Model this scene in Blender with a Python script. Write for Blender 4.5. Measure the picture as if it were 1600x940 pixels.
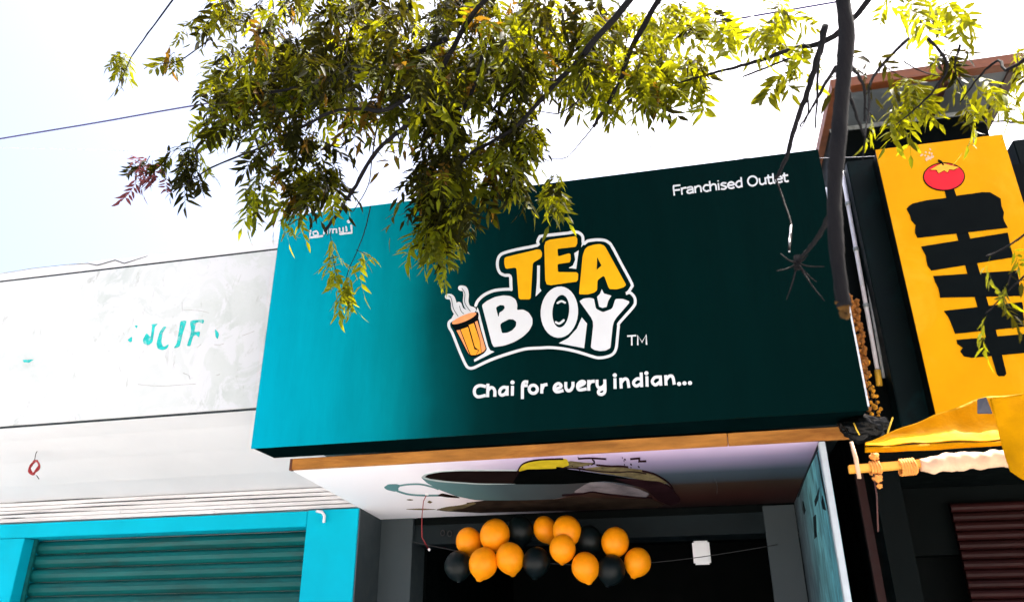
import bpy, bmesh, math, random
import numpy as np
from mathutils import Vector, Matrix, Quaternion
from mathutils.geometry import tessellate_polygon

random.seed(11)
rng = random.Random(7)
for o in list(bpy.data.objects):
    bpy.data.objects.remove(o)
scn = bpy.context.scene
col = scn.collection

# ------------------------------------------------------------------ camera
F, PITCH, YAW, ROLL = 1236.4, math.radians(24.151), math.radians(12.747), math.radians(-0.2217)
EYE = Vector((0, 0, 1.6))


def lin(a, b, c):
    a, b = a * math.cos(ROLL) - b * math.sin(ROLL), a * math.sin(ROLL) + b * math.cos(ROLL)
    fh = c * math.cos(PITCH) - b * math.sin(PITCH)
    z = c * math.sin(PITCH) + b * math.cos(PITCH)
    return Vector((a * math.cos(YAW) - fh * math.sin(YAW), a * math.sin(YAW) + fh * math.cos(YAW), z))


cam_data = bpy.data.cameras.new('camera')
cam = bpy.data.objects.new('camera', cam_data)
col.objects.link(cam)
R, U, B = lin(1, 0, 0), lin(0, 1, 0), -lin(0, 0, 1)
cam.matrix_world = Matrix(((R.x, U.x, B.x, 0), (R.y, U.y, B.y, 0), (R.z, U.z, B.z, 1.6), (0, 0, 0, 1)))
cam_data.sensor_fit = 'HORIZONTAL'
cam_data.sensor_width = 36
cam_data.lens = 36 * F / 1600
cam_data.clip_start = 0.05
cam_data.clip_end = 2000
cam_data.dof.use_dof = True
cam_data.dof.focus_distance = 4.8
cam_data.dof.aperture_fstop = 3.2
scn.camera = cam

# ------------------------------------------------------------------ light
SUN = Vector((0.38, 0.20, 0.90)).normalized()
EL = math.asin(SUN.z)
AZ = math.atan2(SUN.x, SUN.y)
world = bpy.data.worlds.new("World")
scn.world = world
world.use_nodes = True
nt = world.node_tree
bg = nt.nodes['Background']
sky = nt.nodes.new('ShaderNodeTexSky')
sky.sky_type = 'NISHITA'
sky.sun_disc = False
sky.sun_elevation = EL
sky.sun_rotation = AZ
sky.air_density = 0.8
sky.dust_density = 10.0
sky.ozone_density = 1.0
sky.altitude = 0
nt.links.new(sky.outputs[0], bg.inputs[0])
bg.inputs[1].default_value = 0.15
sl = bpy.data.lights.new('sun', 'SUN')
sl.energy = 4.5
sl.angle = math.radians(0.5)
sl.color = (1.0, 0.95, 0.86)
so = bpy.data.objects.new('sun', sl)
so.rotation_euler = (-SUN).to_track_quat('-Z', 'Y').to_euler()
so.location = (0, 0, 30)
col.objects.link(so)
scn.view_settings.view_transform = 'Standard'
scn.view_settings.look = 'None'
scn.view_settings.gamma = 1
scn.view_settings.exposure = 2.05


# ------------------------------------------------------------------ pixel rays onto real planes
def ray(u, v):
    return lin((u - 800) / F, -(v - 470) / F, 1.0)


def PY(u, v, Y):
    d = ray(u, v)
    return EYE + d * (Y / d.y)


def PX(u, v, X):
    d = ray(u, v)
    return EYE + d * (X / d.x)


# ------------------------------------------------------------------ materials
def srgb(r, g, b):
    return tuple(((c / 255) / 12.92 if c / 255 <= 0.04045 else ((c / 255 + 0.055) / 1.055) ** 2.4) for c in (r, g, b)) + (1,)


def base_mat(name):
    m = bpy.data.materials.new(name)
    m.use_nodes = True
    n = m.node_tree
    p = n.nodes['Principled BSDF']
    return m, n, p


def nd(n, t, **kw):
    x = n.nodes.new(t)
    for k, v in kw.items():
        setattr(x, k, v)
    return x


def mix_col(n, fac, a, b, blend='MIX'):
    x = n.nodes.new('ShaderNodeMix')
    x.data_type = 'RGBA'
    x.blend_type = blend
    for sock, val in ((x.inputs[0], fac), (x.inputs[6], a), (x.inputs[7], b)):
        if isinstance(val, bpy.types.NodeSocket):
            n.links.new(val, sock)
        else:
            sock.default_value = val
    return x.outputs[2]


def noise(n, scale, detail=6, rough=0.6, stretch=(1, 1, 1), coord='Object', dist=0.0):
    tc = n.nodes.new('ShaderNodeTexCoord')
    mp = n.nodes.new('ShaderNodeMapping')
    mp.inputs['Scale'].default_value = stretch
    n.links.new(tc.outputs[coord], mp.inputs[0])
    t = n.nodes.new('ShaderNodeTexNoise')
    t.inputs['Scale'].default_value = scale
    t.inputs['Detail'].default_value = detail
    t.inputs['Roughness'].default_value = rough
    t.inputs['Distortion'].default_value = dist
    n.links.new(mp.outputs[0], t.inputs[0])
    return t.outputs[0]


def ramp(n, src, stops):
    r = n.nodes.new('ShaderNodeValToRGB')
    e = r.color_ramp.elements
    while len(e) < len(stops):
        e.new(0.5)
    for el, (p, c) in zip(e, stops):
        el.position = p
        el.color = c if len(c) == 4 else tuple(c) + (1,)
    n.links.new(src, r.inputs[0])
    return r.outputs[0]


def bump(n, p, src, strength=0.2, dist=0.01):
    b = n.nodes.new('ShaderNodeBump')
    b.inputs['Strength'].default_value = strength
    b.inputs['Distance'].default_value = dist
    n.links.new(src, b.inputs['Height'])
    n.links.new(b.outputs[0], p.inputs['Normal'])


def pm(name, c, rough=0.6, var=0.25, scale=6, bs=0.15, bscale=50, stretch=(1, 1, 1), metal=0.0, spec=0.5, dirt=None):
    """a procedural material: a base colour broken up by noise, fine relief"""
    m, n, p = base_mat(name)
    c = tuple(c[:3])
    lo = tuple(x * (1 - var) for x in c) + (1,)
    hi = tuple(min(1, x * (1 + var * 0.6)) for x in c) + (1,)
    cc = ramp(n, noise(n, scale, stretch=stretch), [(0.3, lo), (0.7, hi)])
    if dirt:
        f = ramp(n, noise(n, scale * 0.6, 8, 0.7, stretch=stretch, dist=0.5), [(0.52, (0, 0, 0)), (0.72, (1, 1, 1))])
        cc = mix_col(n, f, cc, tuple(dirt[:3]) + (1,))
    n.links.new(cc, p.inputs['Base Color'])
    rr = ramp(n, noise(n, scale * 2), [(0.3, (max(0, rough - .12),) * 3), (0.7, (min(1, rough + .12),) * 3)])
    n.links.new(rr, p.inputs['Roughness'])
    p.inputs['Metallic'].default_value = metal
    p.inputs['Specular IOR Level'].default_value = spec
    if bs:
        bump(n, p, noise(n, bscale, 5, stretch=stretch), bs, 0.01)
    return m


M = {}


def build_materials():
    M['white_print'] = pm('white_vinyl', (0.54, 0.565, 0.605), 0.45, 0.05, 5, 0.02, spec=0.1)
    M['black_print'] = pm('black_vinyl', (0.0010, 0.0025, 0.0028), 0.5, 0.3, 5, 0.02, spec=0.04)
    M['teal_line'] = pm('teal_line_print', (0.003, 0.02, 0.025), 0.45, 0.2, 5, 0.0, spec=0.06)
    M['orange_print'] = pm('orange_vinyl', srgb(208, 156, 20), 0.45, 0.08, 9, 0.02, spec=0.05)
    M['tea_print'] = pm('tea_orange_print', srgb(224, 148, 40), 0.45, 0.12, 30, 0.0, spec=0.25)
    M['tea_pale'] = pm('tea_pale_print', srgb(222, 142, 92), 0.45, 0.12, 30, 0.0, spec=0.25)
    M['red_print'] = pm('tomato_red_print', srgb(205, 14, 32), 0.45, 0.18, 14, 0.0, spec=0.25)
    M['calyx_print'] = pm('calyx_orange_print', srgb(240, 160, 40), 0.45, 0.12, 14, 0.0, spec=0.25)
    # the sign face: printed teal that runs into a very dark green
    m, n, p = base_mat('sign_vinyl')
    tc = nd(n, 'ShaderNodeTexCoord')
    sx = nd(n, 'ShaderNodeSeparateXYZ')
    n.links.new(tc.outputs['Object'], sx.inputs[0])
    wob = nd(n, 'ShaderNodeMath', operation='MULTIPLY_ADD')
    n.links.new(noise(n, 1.6, 3), wob.inputs[0])
    wob.inputs[1].default_value = 0.16
    n.links.new(sx.outputs[0], wob.inputs[2])
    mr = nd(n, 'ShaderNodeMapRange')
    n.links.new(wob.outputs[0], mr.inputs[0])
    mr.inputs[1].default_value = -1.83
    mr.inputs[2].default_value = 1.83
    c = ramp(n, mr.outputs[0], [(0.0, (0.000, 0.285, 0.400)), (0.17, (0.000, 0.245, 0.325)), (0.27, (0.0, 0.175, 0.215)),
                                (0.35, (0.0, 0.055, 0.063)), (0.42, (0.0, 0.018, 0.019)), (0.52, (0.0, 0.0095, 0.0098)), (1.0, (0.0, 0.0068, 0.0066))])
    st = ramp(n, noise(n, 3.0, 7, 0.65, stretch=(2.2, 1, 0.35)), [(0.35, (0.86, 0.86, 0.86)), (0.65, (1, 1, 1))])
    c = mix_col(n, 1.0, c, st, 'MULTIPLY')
    n.links.new(c, p.inputs['Base Color'])
    p.inputs['Roughness'].default_value = 0.45
    p.inputs['Specular IOR Level'].default_value = 0.015
    bump(n, p, noise(n, 2.6, 4, 0.55, stretch=(2.2, 1, 0.4)), 0.28, 0.03)
    M['sign'] = m
    M['sign_side'] = pm('dark_green_vinyl', (0.0006, 0.0046, 0.0052), 0.9, 0.3, 4, 0.05, 20, spec=0.0)
    M['edge'] = pm('pale_blue_edge', (0.42, 0.48, 0.53), 0.5, 0.15, 6, 0.05)
    M['trim'] = pm('aluminium_trim', (0.75, 0.76, 0.78), 0.35, 0.1, 20, 0.05, metal=0.6)
    # old white render of the left building
    m, n, p = base_mat('old_white_render')
    base = ramp(n, noise(n, 1.3, 8, 0.65, dist=0.4), [(0.3, (0.395, 0.44, 0.43)), (0.45, (0.49, 0.525, 0.52)), (0.6, (0.53, 0.56, 0.565)), (0.75, (0.43, 0.445, 0.425))])
    pat = ramp(n, noise(n, 3.2, 10, 0.7, dist=1.2), [(0.47, (0, 0, 0)), (0.53, (1, 1, 1))])
    base = mix_col(n, pat, base, (0.55, 0.57, 0.59, 1))
    sc = ramp(n, noise(n, 6.5, 10, 0.75, stretch=(1, 1, 0.5), dist=0.8), [(0.58, (0, 0, 0)), (0.68, (1, 1, 1))])
    base = mix_col(n, sc, base, (0.36, 0.385, 0.37, 1))
    n.links.new(base, p.inputs['Base Color'])
    p.inputs['Roughness'].default_value = 0.9
    p.inputs['Specular IOR Level'].default_value = 0.2
    bump(n, p, noise(n, 9, 10, 0.7), 0.35, 0.012)
    M['render'] = m
    M['white_paint'] = pm('white_wall_paint', (0.64, 0.655, 0.68), 0.8, 0.05, 1.2, 0.08, 12, spec=0.2)
    M['plank'] = pm('white_painted_board', (0.66, 0.655, 0.67), 0.75, 0.12, 3, 0.2, 30, stretch=(0.3, 3, 3), dirt=(0.5, 0.49, 0.5))
    M['backing'] = pm('grey_board_backing', (0.52, 0.51, 0.52), 0.85, 0.3, 6, 0.1)
    M['groove'] = pm('dark_joint', (0.02, 0.03, 0.035), 0.9, 0.4, 8, 0.1)
    M['cyan_paint'] = pm('cyan_wall_paint', (0.0, 0.40, 0.55), 0.6, 0.10, 2.5, 0.12, 18, spec=0.06)
    M['cyan_faded'] = pm('faded_cyan_paint', (0.02, 0.42, 0.40), 0.85, 0.3, 30, 0.1, 60, spec=0.1, dirt=(0.46, 0.52, 0.52))
    M['grime'] = pm('grime', (0.36, 0.36, 0.35), 0.9, 0.3, 20, 0.1)
    M['shutter_teal'] = pm('teal_shutter_steel', (0.002, 0.095, 0.095), 0.45, 0.35, 4, 0.25, 10, stretch=(0.4, 1, 3), spec=0.2, dirt=(0.012, 0.045, 0.042))
    M['shutter_red'] = pm('brown_shutter_steel', (0.020, 0.0045, 0.0045), 0.5, 0.35, 4, 0.1, 30, stretch=(0.3, 1, 4), spec=0.12)
    M['timber'] = pm('varnished_timber', srgb(168, 114, 54), 0.55, 0.4, 7, 0.15, 30, stretch=(0.5, 3, 3), dirt=srgb(128, 78, 34), spec=0.15)
    M['timber_dark'] = pm('timber_end', srgb(92, 46, 22), 0.6, 0.3, 8, 0.1)
    M['grey_wall'] = pm('grey_wall_paint', (0.030, 0.045, 0.052), 0.6, 0.15, 3, 0.08, 18)
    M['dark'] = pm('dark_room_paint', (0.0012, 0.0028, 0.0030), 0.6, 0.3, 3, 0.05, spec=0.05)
    M['dark_beam'] = pm('dark_steel_box', (0.006, 0.012, 0.015), 0.45, 0.3, 3, 0.05, spec=0.12)
    M['dark_green'] = pm('dark_green_hoarding', (0.0008, 0.0045, 0.0048), 0.5, 0.4, 2.5, 0.1, 14, dirt=(0.001, 0.016, 0.018), spec=0.08)
    M['yellow_sign'] = pm('yellow_vinyl', (0.60, 0.265, 0.001), 0.45, 0.10, 3, 0.05, 8, dirt=(0.60, 0.31, 0.012), spec=0.05)
    M['tarp'] = pm('yellow_tarpaulin', (0.50, 0.225, 0.0), 0.6, 0.2, 7, 0.5, 24, spec=0.04, dirt=(0.40, 0.17, 0.002))
    M['tarp_pale'] = pm('pale_cloth_wrap', srgb(196, 162, 132), 0.8, 0.15, 14, 0.3, 60)
    M['clip'] = pm('grey_clip', (0.06, 0.06, 0.075), 0.5, 0.3, 20, 0.1)
    M['pole'] = pm('yellow_wood_pole', srgb(226, 160, 56), 0.55, 0.25, 10, 0.15, 60, stretch=(0.3, 2, 2))
    M['knot'] = pm('rope_knot', srgb(214, 140, 60), 0.85, 0.35, 40, 0.5, 200)
    M['rust'] = pm('red_brown_post', (0.05, 0.012, 0.01), 0.7, 0.3, 10, 0.2)
    M['pipe'] = pm('white_plastic_pipe', (0.78, 0.76, 0.82), 0.35, 0.08, 6, 0.03, dirt=(0.6, 0.56, 0.55))
    M['pipe_grey'] = pm('grey_plastic_pipe', (0.30, 0.33, 0.34), 0.3, 0.3, 9, 0.1)
    M['brass'] = pm('yellow_pipe_end', srgb(225, 170, 40), 0.5, 0.2, 9, 0.1)
    M['marigold'] = pm('marigold_petals', srgb(214, 146, 22), 0.85, 0.5, 60, 0.4, 200)
    M['dry_flower'] = pm('dried_flowers', srgb(140, 84, 14), 0.9, 0.6, 50, 0.4, 200)
    M['bag'] = pm('black_bag', (0.0015, 0.002, 0.002), 0.35, 0.4, 9, 0.4, 20, spec=0.15)
    M['cord_yellow'] = pm('yellow_cord', srgb(210, 170, 40), 0.7, 0.2, 20, 0.1)
    M['balloon_orange'] = balloon_mat('orange_latex', srgb(246, 150, 8))
    M['balloon_black'] = balloon_mat('black_latex', (0.002, 0.006, 0.007, 1))
    M['wire_dark'] = pm('dark_blue_cable', (0.025, 0.02, 0.10), 0.6, 0.2, 6, 0.05)
    M['wire_thin'] = pm('grey_cable', (0.25, 0.25, 0.30), 0.6, 0.2, 6, 0.05)
    M['wire_red'] = pm('red_cable', (0.30, 0.015, 0.02), 0.5, 0.3, 20, 0.1)
    M['wire_black'] = pm('black_cable', (0.02, 0.02, 0.022), 0.6, 0.2, 6, 0.05)
    M['wire_shiny'] = pm('shiny_wire', (0.6, 0.58, 0.6), 0.25, 0.2, 20, 0.05, metal=0.8)
    M['rim'] = pm('brown_eave_board', srgb(112, 56, 18), 0.55, 0.3, 5, 0.15, 30, stretch=(0.3, 2, 2))
    M['rim_dark'] = pm('dark_brown_eave_board', srgb(58, 24, 16), 0.55, 0.3, 5, 0.15, 30)
    M['roof_under'] = pm('grey_roof_sheet', (0.13, 0.15, 0.165), 0.6, 0.2, 3, 0.1, 20)
    M['bark'] = bark('bark', (0.004, 0.005, 0.007), (0.012, 0.011, 0.012))
    M['bark_brown'] = bark('broken_wood', (0.03, 0.018, 0.008), (0.16, 0.075, 0.012))
    M['twig'] = pm('twig_bark', (0.010, 0.008, 0.009), 0.85, 0.4, 30, 0.2, 100, spec=0.1)
    M['leaf_shaded'] = leaf_mat('neem_leaf_shaded', (0.0062, 0.0074, 0.0010), (0.0125, 0.0105, 0.0004))  # green leaf with the crown's inner shade put into its colour
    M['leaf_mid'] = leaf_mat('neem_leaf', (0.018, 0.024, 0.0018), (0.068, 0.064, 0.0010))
    M['leaf_yellow_lit'] = leaf_mat('neem_leaf_yellow_lit', (0.045, 0.058, 0.003), (0.17, 0.165, 0.002))  # yellow-green leaf, its tone brightened to stand in for sunlight
    M['leaf_red'] = leaf_mat('neem_leaf_red', (0.06, 0.02, 0.022), (0.08, 0.02, 0.02))
    M['leaf_brown'] = leaf_mat('neem_leaf_brown', (0.045, 0.026, 0.004), (0.10, 0.05, 0.003))
    M['concrete'] = pm('pavement_concrete', (0.46, 0.45, 0.44), 0.85, 0.25, 2, 0.2, 40)
    M['asphalt'] = pm('asphalt', (0.06, 0.06, 0.062), 0.9, 0.3, 30, 0.4, 200)
    M['earth'] = pm('dry_earth', (0.34, 0.32, 0.29), 0.95, 0.3, 1.5, 0.4, 30)
    M['kerb'] = pm('kerb_stone', (0.38, 0.37, 0.35), 0.85, 0.2, 4, 0.2, 50)
    M['lamp_white'] = pm('white_plastic', (0.85, 0.85, 0.86), 0.4, 0.03, 5, 0.02)


def balloon_mat(name, c):
    m, n, p = base_mat(name)
    c = tuple(c[:3])
    cc = ramp(n, noise(n, 4, 3), [(0.3, tuple(x * .9 for x in c)), (0.7, c)])
    n.links.new(cc, p.inputs['Base Color'])
    p.inputs['Roughness'].default_value = 0.4
    p.inputs['Specular IOR Level'].default_value = 0.2
    p.inputs['Subsurface Weight'].default_value = 0.15
    p.inputs['Subsurface Radius'].default_value = (0.05, 0.03, 0.01)
    p.inputs['Subsurface Scale'].default_value = 0.3
    return m


def bark(name, a, b):
    m, n, p = base_mat(name)
    cc = ramp(n, noise(n, 14, 8, 0.7, stretch=(1, 1, 0.25)), [(0.3, a), (0.7, b)])
    n.links.new(cc, p.inputs['Base Color'])
    p.inputs['Roughness'].default_value = 0.9
    p.inputs['Specular IOR Level'].default_value = 0.1
    bump(n, p, noise(n, 30, 8, 0.7, stretch=(1, 1, 0.2)), 0.8, 0.015)
    return m


def leaf_mat(name, c, t):
    m, n, p = base_mat(name)
    out = n.nodes['Material Output']
    info = nd(n, 'ShaderNodeObjectInfo')
    nz = noise(n, 7.0, 4)
    cc = ramp(n, nz, [(0.3, tuple(x * 0.6 for x in c)), (0.7, tuple(x * 1.35 for x in c))])
    n.links.new(cc, p.inputs['Base Color'])
    p.inputs['Roughness'].default_value = 0.5
    p.inputs['Specular IOR Level'].default_value = 0.03
    tr = nd(n, 'ShaderNodeBsdfTranslucent')
    tt = ramp(n, nz, [(0.3, tuple(x * 0.65 for x in t)), (0.7, tuple(min(1, x * 1.3) for x in t))])
    n.links.new(tt, tr.inputs[0])
    ad = nd(n, 'ShaderNodeAddShader')
    n.links.new(p.outputs[0], ad.inputs[0])
    n.links.new(tr.outputs[0], ad.inputs[1])
    n.links.new(ad.outputs[0], out.inputs[0])
    return m


build_materials()


# ------------------------------------------------------------------ building helpers
def root_loc(o):
    v = Vector((0, 0, 0))
    while o is not None:
        v += o.location
        o = o.parent
    return v


def thing(name, label, cat, loc=(0, 0, 0), group=None):
    o = bpy.data.objects.new(name, None)
    o.empty_display_size = 0.1
    o.location = loc
    col.objects.link(o)
    return tag(o, label, cat, group)


def tag(o, label=None, cat=None, group=None, kind=None):
    if label:
        o['label'] = label
    if cat:
        o['category'] = cat
    if group:
        o['group'] = group
    if kind:
        o['kind'] = kind
    return o


class MB:
    """collects shapes given in world coordinates, links them as one mesh object"""

    def __init__(s):
        s.v, s.f, s.smooth = [], [], []

    def add(s, vs, fs, smooth=False):
        k = len(s.v)
        s.v += [Vector(p) for p in vs]
        s.f += [tuple(i + k for i in q) for q in fs]
        s.smooth += [smooth] * len(fs)
        return s

    def hexa(s, p):
        """p: 8 corners, bottom loop then top loop"""
        return s.add(p, [(3, 2, 1, 0), (4, 5, 6, 7), (0, 1, 5, 4), (1, 2, 6, 5), (2, 3, 7, 6), (3, 0, 4, 7)])

    def box(s, x0, x1, y0, y1, z0, z1):
        return s.hexa([(x0, y0, z0), (x1, y0, z0), (x1, y1, z0), (x0, y1, z0), (x0, y0, z1), (x1, y0, z1), (x1, y1, z1), (x0, y1, z1)])

    def tube(s, pts, r, n=8, caps=True, squash=None):
        pts = [Vector(p) for p in pts]
        rs = r if isinstance(r, (list, tuple)) else [r] * len(pts)
        vs, fs = [], []
        prev = None
        for i, p in enumerate(pts):
            t = (pts[min(i + 1, len(pts) - 1)] - pts[max(i - 1, 0)])
            t = t.normalized() if t.length > 1e-9 else Vector((0, 0, 1))
            if prev is None:
                a = t.orthogonal().normalized()
            else:
                a = (prev - t * prev.dot(t))
                a = a.normalized() if a.length > 1e-6 else t.orthogonal().normalized()
            prev = a
            b = t.cross(a)
            for k in range(n):
                an = 2 * math.pi * k / n
                vs.append(p + (a * math.cos(an) + b * math.sin(an)) * rs[i])
        for i in range(len(pts) - 1):
            for k in range(n):
                fs.append((i * n + k, i * n + (k + 1) % n, (i + 1) * n + (k + 1) % n, (i + 1) * n + k))
        if caps:
            fs.append(tuple(range(n))[::-1])
            fs.append(tuple(range((len(pts) - 1) * n, len(pts) * n)))
        return s.add(vs, fs, True)

    def slab(s, loops, mapf, d0, d1):
        """polygon with holes in photo-traced coordinates, mapped on a plane by mapf(u, v, depth); thickness d0..d1"""
        tris = tessellate_polygon([[Vector((u, v, 0)) for u, v in L] for L in loops])
        flat = [p for L in loops for p in L]
        n = len(flat)
        top = [mapf(u, v, d1) for u, v in flat]
        bot = [mapf(u, v, d0) for u, v in flat]
        fs = [tuple(t) for t in tris]
        k = 0
        for L in loops:
            m = len(L)
            for i in range(m):
                a, b = k + i, k + (i + 1) % m
                fs.append((a, b, b + n, a + n))
            k += m
        return s.add(top + bot, fs)

    def stroke(s, pts, w, mapf, d0, d1, sub=6, closed=False, flat=0.0):
        """a pen line of width w with round ends"""
        pts = smooth2(pts, sub, closed)
        if flat:
            for i, j in ((0, 1), (-1, -2)):
                dx, dy = pts[i][0] - pts[j][0], pts[i][1] - pts[j][1]
                l = math.hypot(dx, dy) or 1
                pts[i] = (pts[i][0] + dx / l * flat, pts[i][1] + dy / l * flat)
        n = len(pts)
        L, Rr = [], []
        for i in range(n):
            a = pts[(i - 1) % n] if (closed or i > 0) else pts[i]
            b = pts[(i + 1) % n] if (closed or i < n - 1) else pts[i]
            dx, dy = b[0] - a[0], b[1] - a[1]
            l = math.hypot(dx, dy) or 1
            nx, ny = -dy / l * w / 2, dx / l * w / 2
            L.append((pts[i][0] + nx, pts[i][1] + ny))
            Rr.append((pts[i][0] - nx, pts[i][1] - ny))
        vs, fs = [], []
        for i in range(n):
            e = d1 + 0.0006 * i / n
            vs += [mapf(*L[i], e), mapf(*Rr[i], e), mapf(*L[i], d0), mapf(*Rr[i], d0)]
        for i in range(n if closed else n - 1):
            a, b = i * 4, ((i + 1) % n) * 4
            fs += [(a, b, b + 1, a + 1), (a, a + 2, b + 2, b), (a + 1, b + 1, b + 3, a + 3)]
        s.add(vs, fs)
        if not closed and not flat:
            for i, sg in ((0, -1), (n - 1, 1)):
                j = 1 if i == 0 else n - 2
                ang = math.atan2(pts[i][1] - pts[j][1], pts[i][0] - pts[j][0])
                e = d1 + 0.0006 * i / n
                ring = [(pts[i][0] + math.cos(ang + t) * w / 2, pts[i][1] + math.sin(ang + t) * w / 2) for t in [math.pi * (q / 8 - .5) for q in range(9)]]
                s.add([mapf(*q, e) for q in ring], [tuple(range(9))])
        return s

    def disc(s, c, rx, ry, mapf, d0, d1, rot=0.0, n=24):
        L = [(c[0] + rx * math.cos(t) * math.cos(rot) - ry * math.sin(t) * math.sin(rot),
              c[1] + rx * math.cos(t) * math.sin(rot) + ry * math.sin(t) * math.cos(rot)) for t in [2 * math.pi * q / n for q in range(n)]]
        return s.slab([L], mapf, d0, d1)

    def build(s, name, mat, parent=None, bevel=0.0):
        me = bpy.data.meshes.new(name)
        off = root_loc(parent) if parent is not None else Vector((0, 0, 0))
        me.from_pydata([p - off for p in s.v], [], s.f)
        me.polygons.foreach_set('use_smooth', s.smooth)
        bm = bmesh.new()
        bm.from_mesh(me)
        bmesh.ops.recalc_face_normals(bm, faces=bm.faces)
        if bevel:
            bmesh.ops.bevel(bm, geom=list(bm.edges), offset=bevel, segments=2, affect='EDGES', clamp_overlap=True)
        bm.to_mesh(me)
        bm.free()
        me.update()
        for m in (mat if isinstance(mat, list) else [mat]):
            me.materials.append(m)
        o = bpy.data.objects.new(name, me)
        col.objects.link(o)
        if parent is not None:
            o.parent = parent
        return o


def smooth2(pts, sub, closed=False):
    if sub <= 1 or len(pts) < 3:
        return list(pts)
    n = len(pts)
    out = []
    rngi = range(n if closed else n - 1)
    for i in rngi:
        g = lambda k: Vector(pts[k % n] if closed else pts[max(0, min(n - 1, k))])
        a, b, c, d = g(i - 1), g(i), g(i + 1), g(i + 2)
        for q in range(sub):
            t = q / sub
            out.append(tuple(0.5 * ((2 * b) + (c - a) * t + (2 * a - 5 * b + 4 * c - d) * t * t + (3 * b - a - 3 * c + d) * t ** 3)))
    if not closed:
        out.append(tuple(pts[-1]))
    return out


def zc(pts, ox, oy, s):
    """coordinates read off an enlarged crop -> photo coordinates"""
    return [(ox + x / s, oy + y / s) for x, y in pts]


def round_poly(L, sub=3, keep=0.5):
    """soften the corners of a traced outline"""
    out = []
    n = len(L)
    for i in range(n):
        a, b, c = Vector(L[i - 1]), Vector(L[i]), Vector(L[(i + 1) % n])
        r = min((a - b).length, (c - b).length) * 0.5 * keep
        p = b + (a - b).normalized() * r
        q = b + (c - b).normalized() * r
        for k in range(sub + 1):
            t = k / sub
            out.append(tuple(p * (1 - t) ** 2 + b * 2 * t * (1 - t) + q * t * t))
    return out


# ================================================================== GROUND
g = MB().box(-400, 400, -400, 400, -0.6, -0.16).build('ground', M['earth'])
tag(g, kind='structure')
g = MB().box(-60, 60, -9.0, -1.2, -0.4, -0.13).build('road', M['asphalt'])
tag(g, kind='structure')
g = MB().box(-60, 60, -1.02, 9.0, -0.3, 0.0).build('pavement', M['concrete'])
tag(g, kind='structure')
kb = MB()
for i in range(-30, 30):
    kb.box(i * 1.0 + 0.006, i * 1.0 + 0.994, -1.2, -1.024, -0.3, 0.004)
g = kb.build('kerb', M['kerb'])
tag(g, kind='structure')

# ================================================================== MAIN SIGN
SY = 4.4515                  # plane of the sign face
SX0, SX1, SZ0, SZ1 = -2.7015, 0.9583, 2.802, 4.482


def S(u, v, d):
    p = PY(u, v, SY)
    p.y -= d
    return p


sign = thing('shop_sign', 'wide teal and dark green signboard with orange and white lettering over the tea shop', 'shop sign',
             ((SX0 + SX1) / 2, SY + 0.15, SZ0))
MB().box(SX0 + 0.004, SX1 - 0.004, SY + 0.006, SY + 0.29, SZ0 + 0.002, SZ1 - 0.004).build('sign_box', M['sign_side'], sign, 0.004)
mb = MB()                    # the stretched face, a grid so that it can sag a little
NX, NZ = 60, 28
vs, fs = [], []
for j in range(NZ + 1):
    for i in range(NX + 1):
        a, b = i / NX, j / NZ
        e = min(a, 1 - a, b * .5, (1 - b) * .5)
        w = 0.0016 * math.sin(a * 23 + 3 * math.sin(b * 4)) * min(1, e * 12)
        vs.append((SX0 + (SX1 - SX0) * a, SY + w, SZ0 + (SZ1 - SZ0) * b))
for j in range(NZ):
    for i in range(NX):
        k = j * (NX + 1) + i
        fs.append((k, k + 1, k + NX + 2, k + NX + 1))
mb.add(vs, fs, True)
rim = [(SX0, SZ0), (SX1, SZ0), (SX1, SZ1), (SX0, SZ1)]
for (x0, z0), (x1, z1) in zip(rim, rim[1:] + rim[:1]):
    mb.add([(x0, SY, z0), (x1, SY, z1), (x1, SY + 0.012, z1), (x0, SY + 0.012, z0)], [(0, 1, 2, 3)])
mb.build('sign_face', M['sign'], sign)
MB().box(SX1 - 0.001, SX1 + 0.009, SY - 0.003, SY + 0.03, SZ0 + 0.02, SZ1 - 0.28).build('edge_trim', M['trim'], sign)
# --- logo outline
z1 = lambda L: zc(L, 770, 355, 7.8333)
z2 = lambda L: zc(L, 880, 355, 7.8333)
z3 = lambda L: zc(L, 740, 440, 7.2308)
z4 = lambda L: zc(L, 860, 440, 6.7143)
z5 = lambda L: zc(L, 680, 430, 5.53)
out = z3([(25, 270), (50, 215), (120, 150), (220, 105), (330, 88), (425, 86)]) \
    + z1([(226, 765), (222, 700), (213, 598), (150, 590), (90, 560), (60, 490), (60, 410), (85, 350), (140, 315), (300, 272), (545, 222), (548, 180), (570, 130), (610, 108), (940, 70)]) \
    + z2([(80, 66), (160, 58), (210, 80), (240, 120), (248, 205), (300, 170), (400, 155), (500, 160), (560, 190), (600, 240), (720, 465), (840, 690), (835, 735), (800, 790), (770, 812)]) \
    + z4([(835, 115), (880, 160), (890, 210), (870, 265), (725, 430), (715, 470), (700, 620), (690, 700), (660, 755), (600, 785), (520, 798), (460, 790), (300, 740), (150, 705), (0, 690)]) \
    + z3([(760, 748), (640, 753), (560, 765), (400, 810), (200, 880), (60, 945)]) \
    + z5([(330, 800), (292, 800), (262, 768), (205, 640), (150, 500), (122, 450), (122, 405), (165, 375)])
mb = MB().stroke(out[:6], 4.3, S, 0, 0.003, 4)
mb.stroke(out[6:10] , 4.6, S, 0, 0.0032, 4)
mb.stroke(out[9:], 4.3, S, 0, 0.003, 3)
mb.stroke(out[5:7], 4.3, S, 0, 0.0036, 1)
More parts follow.
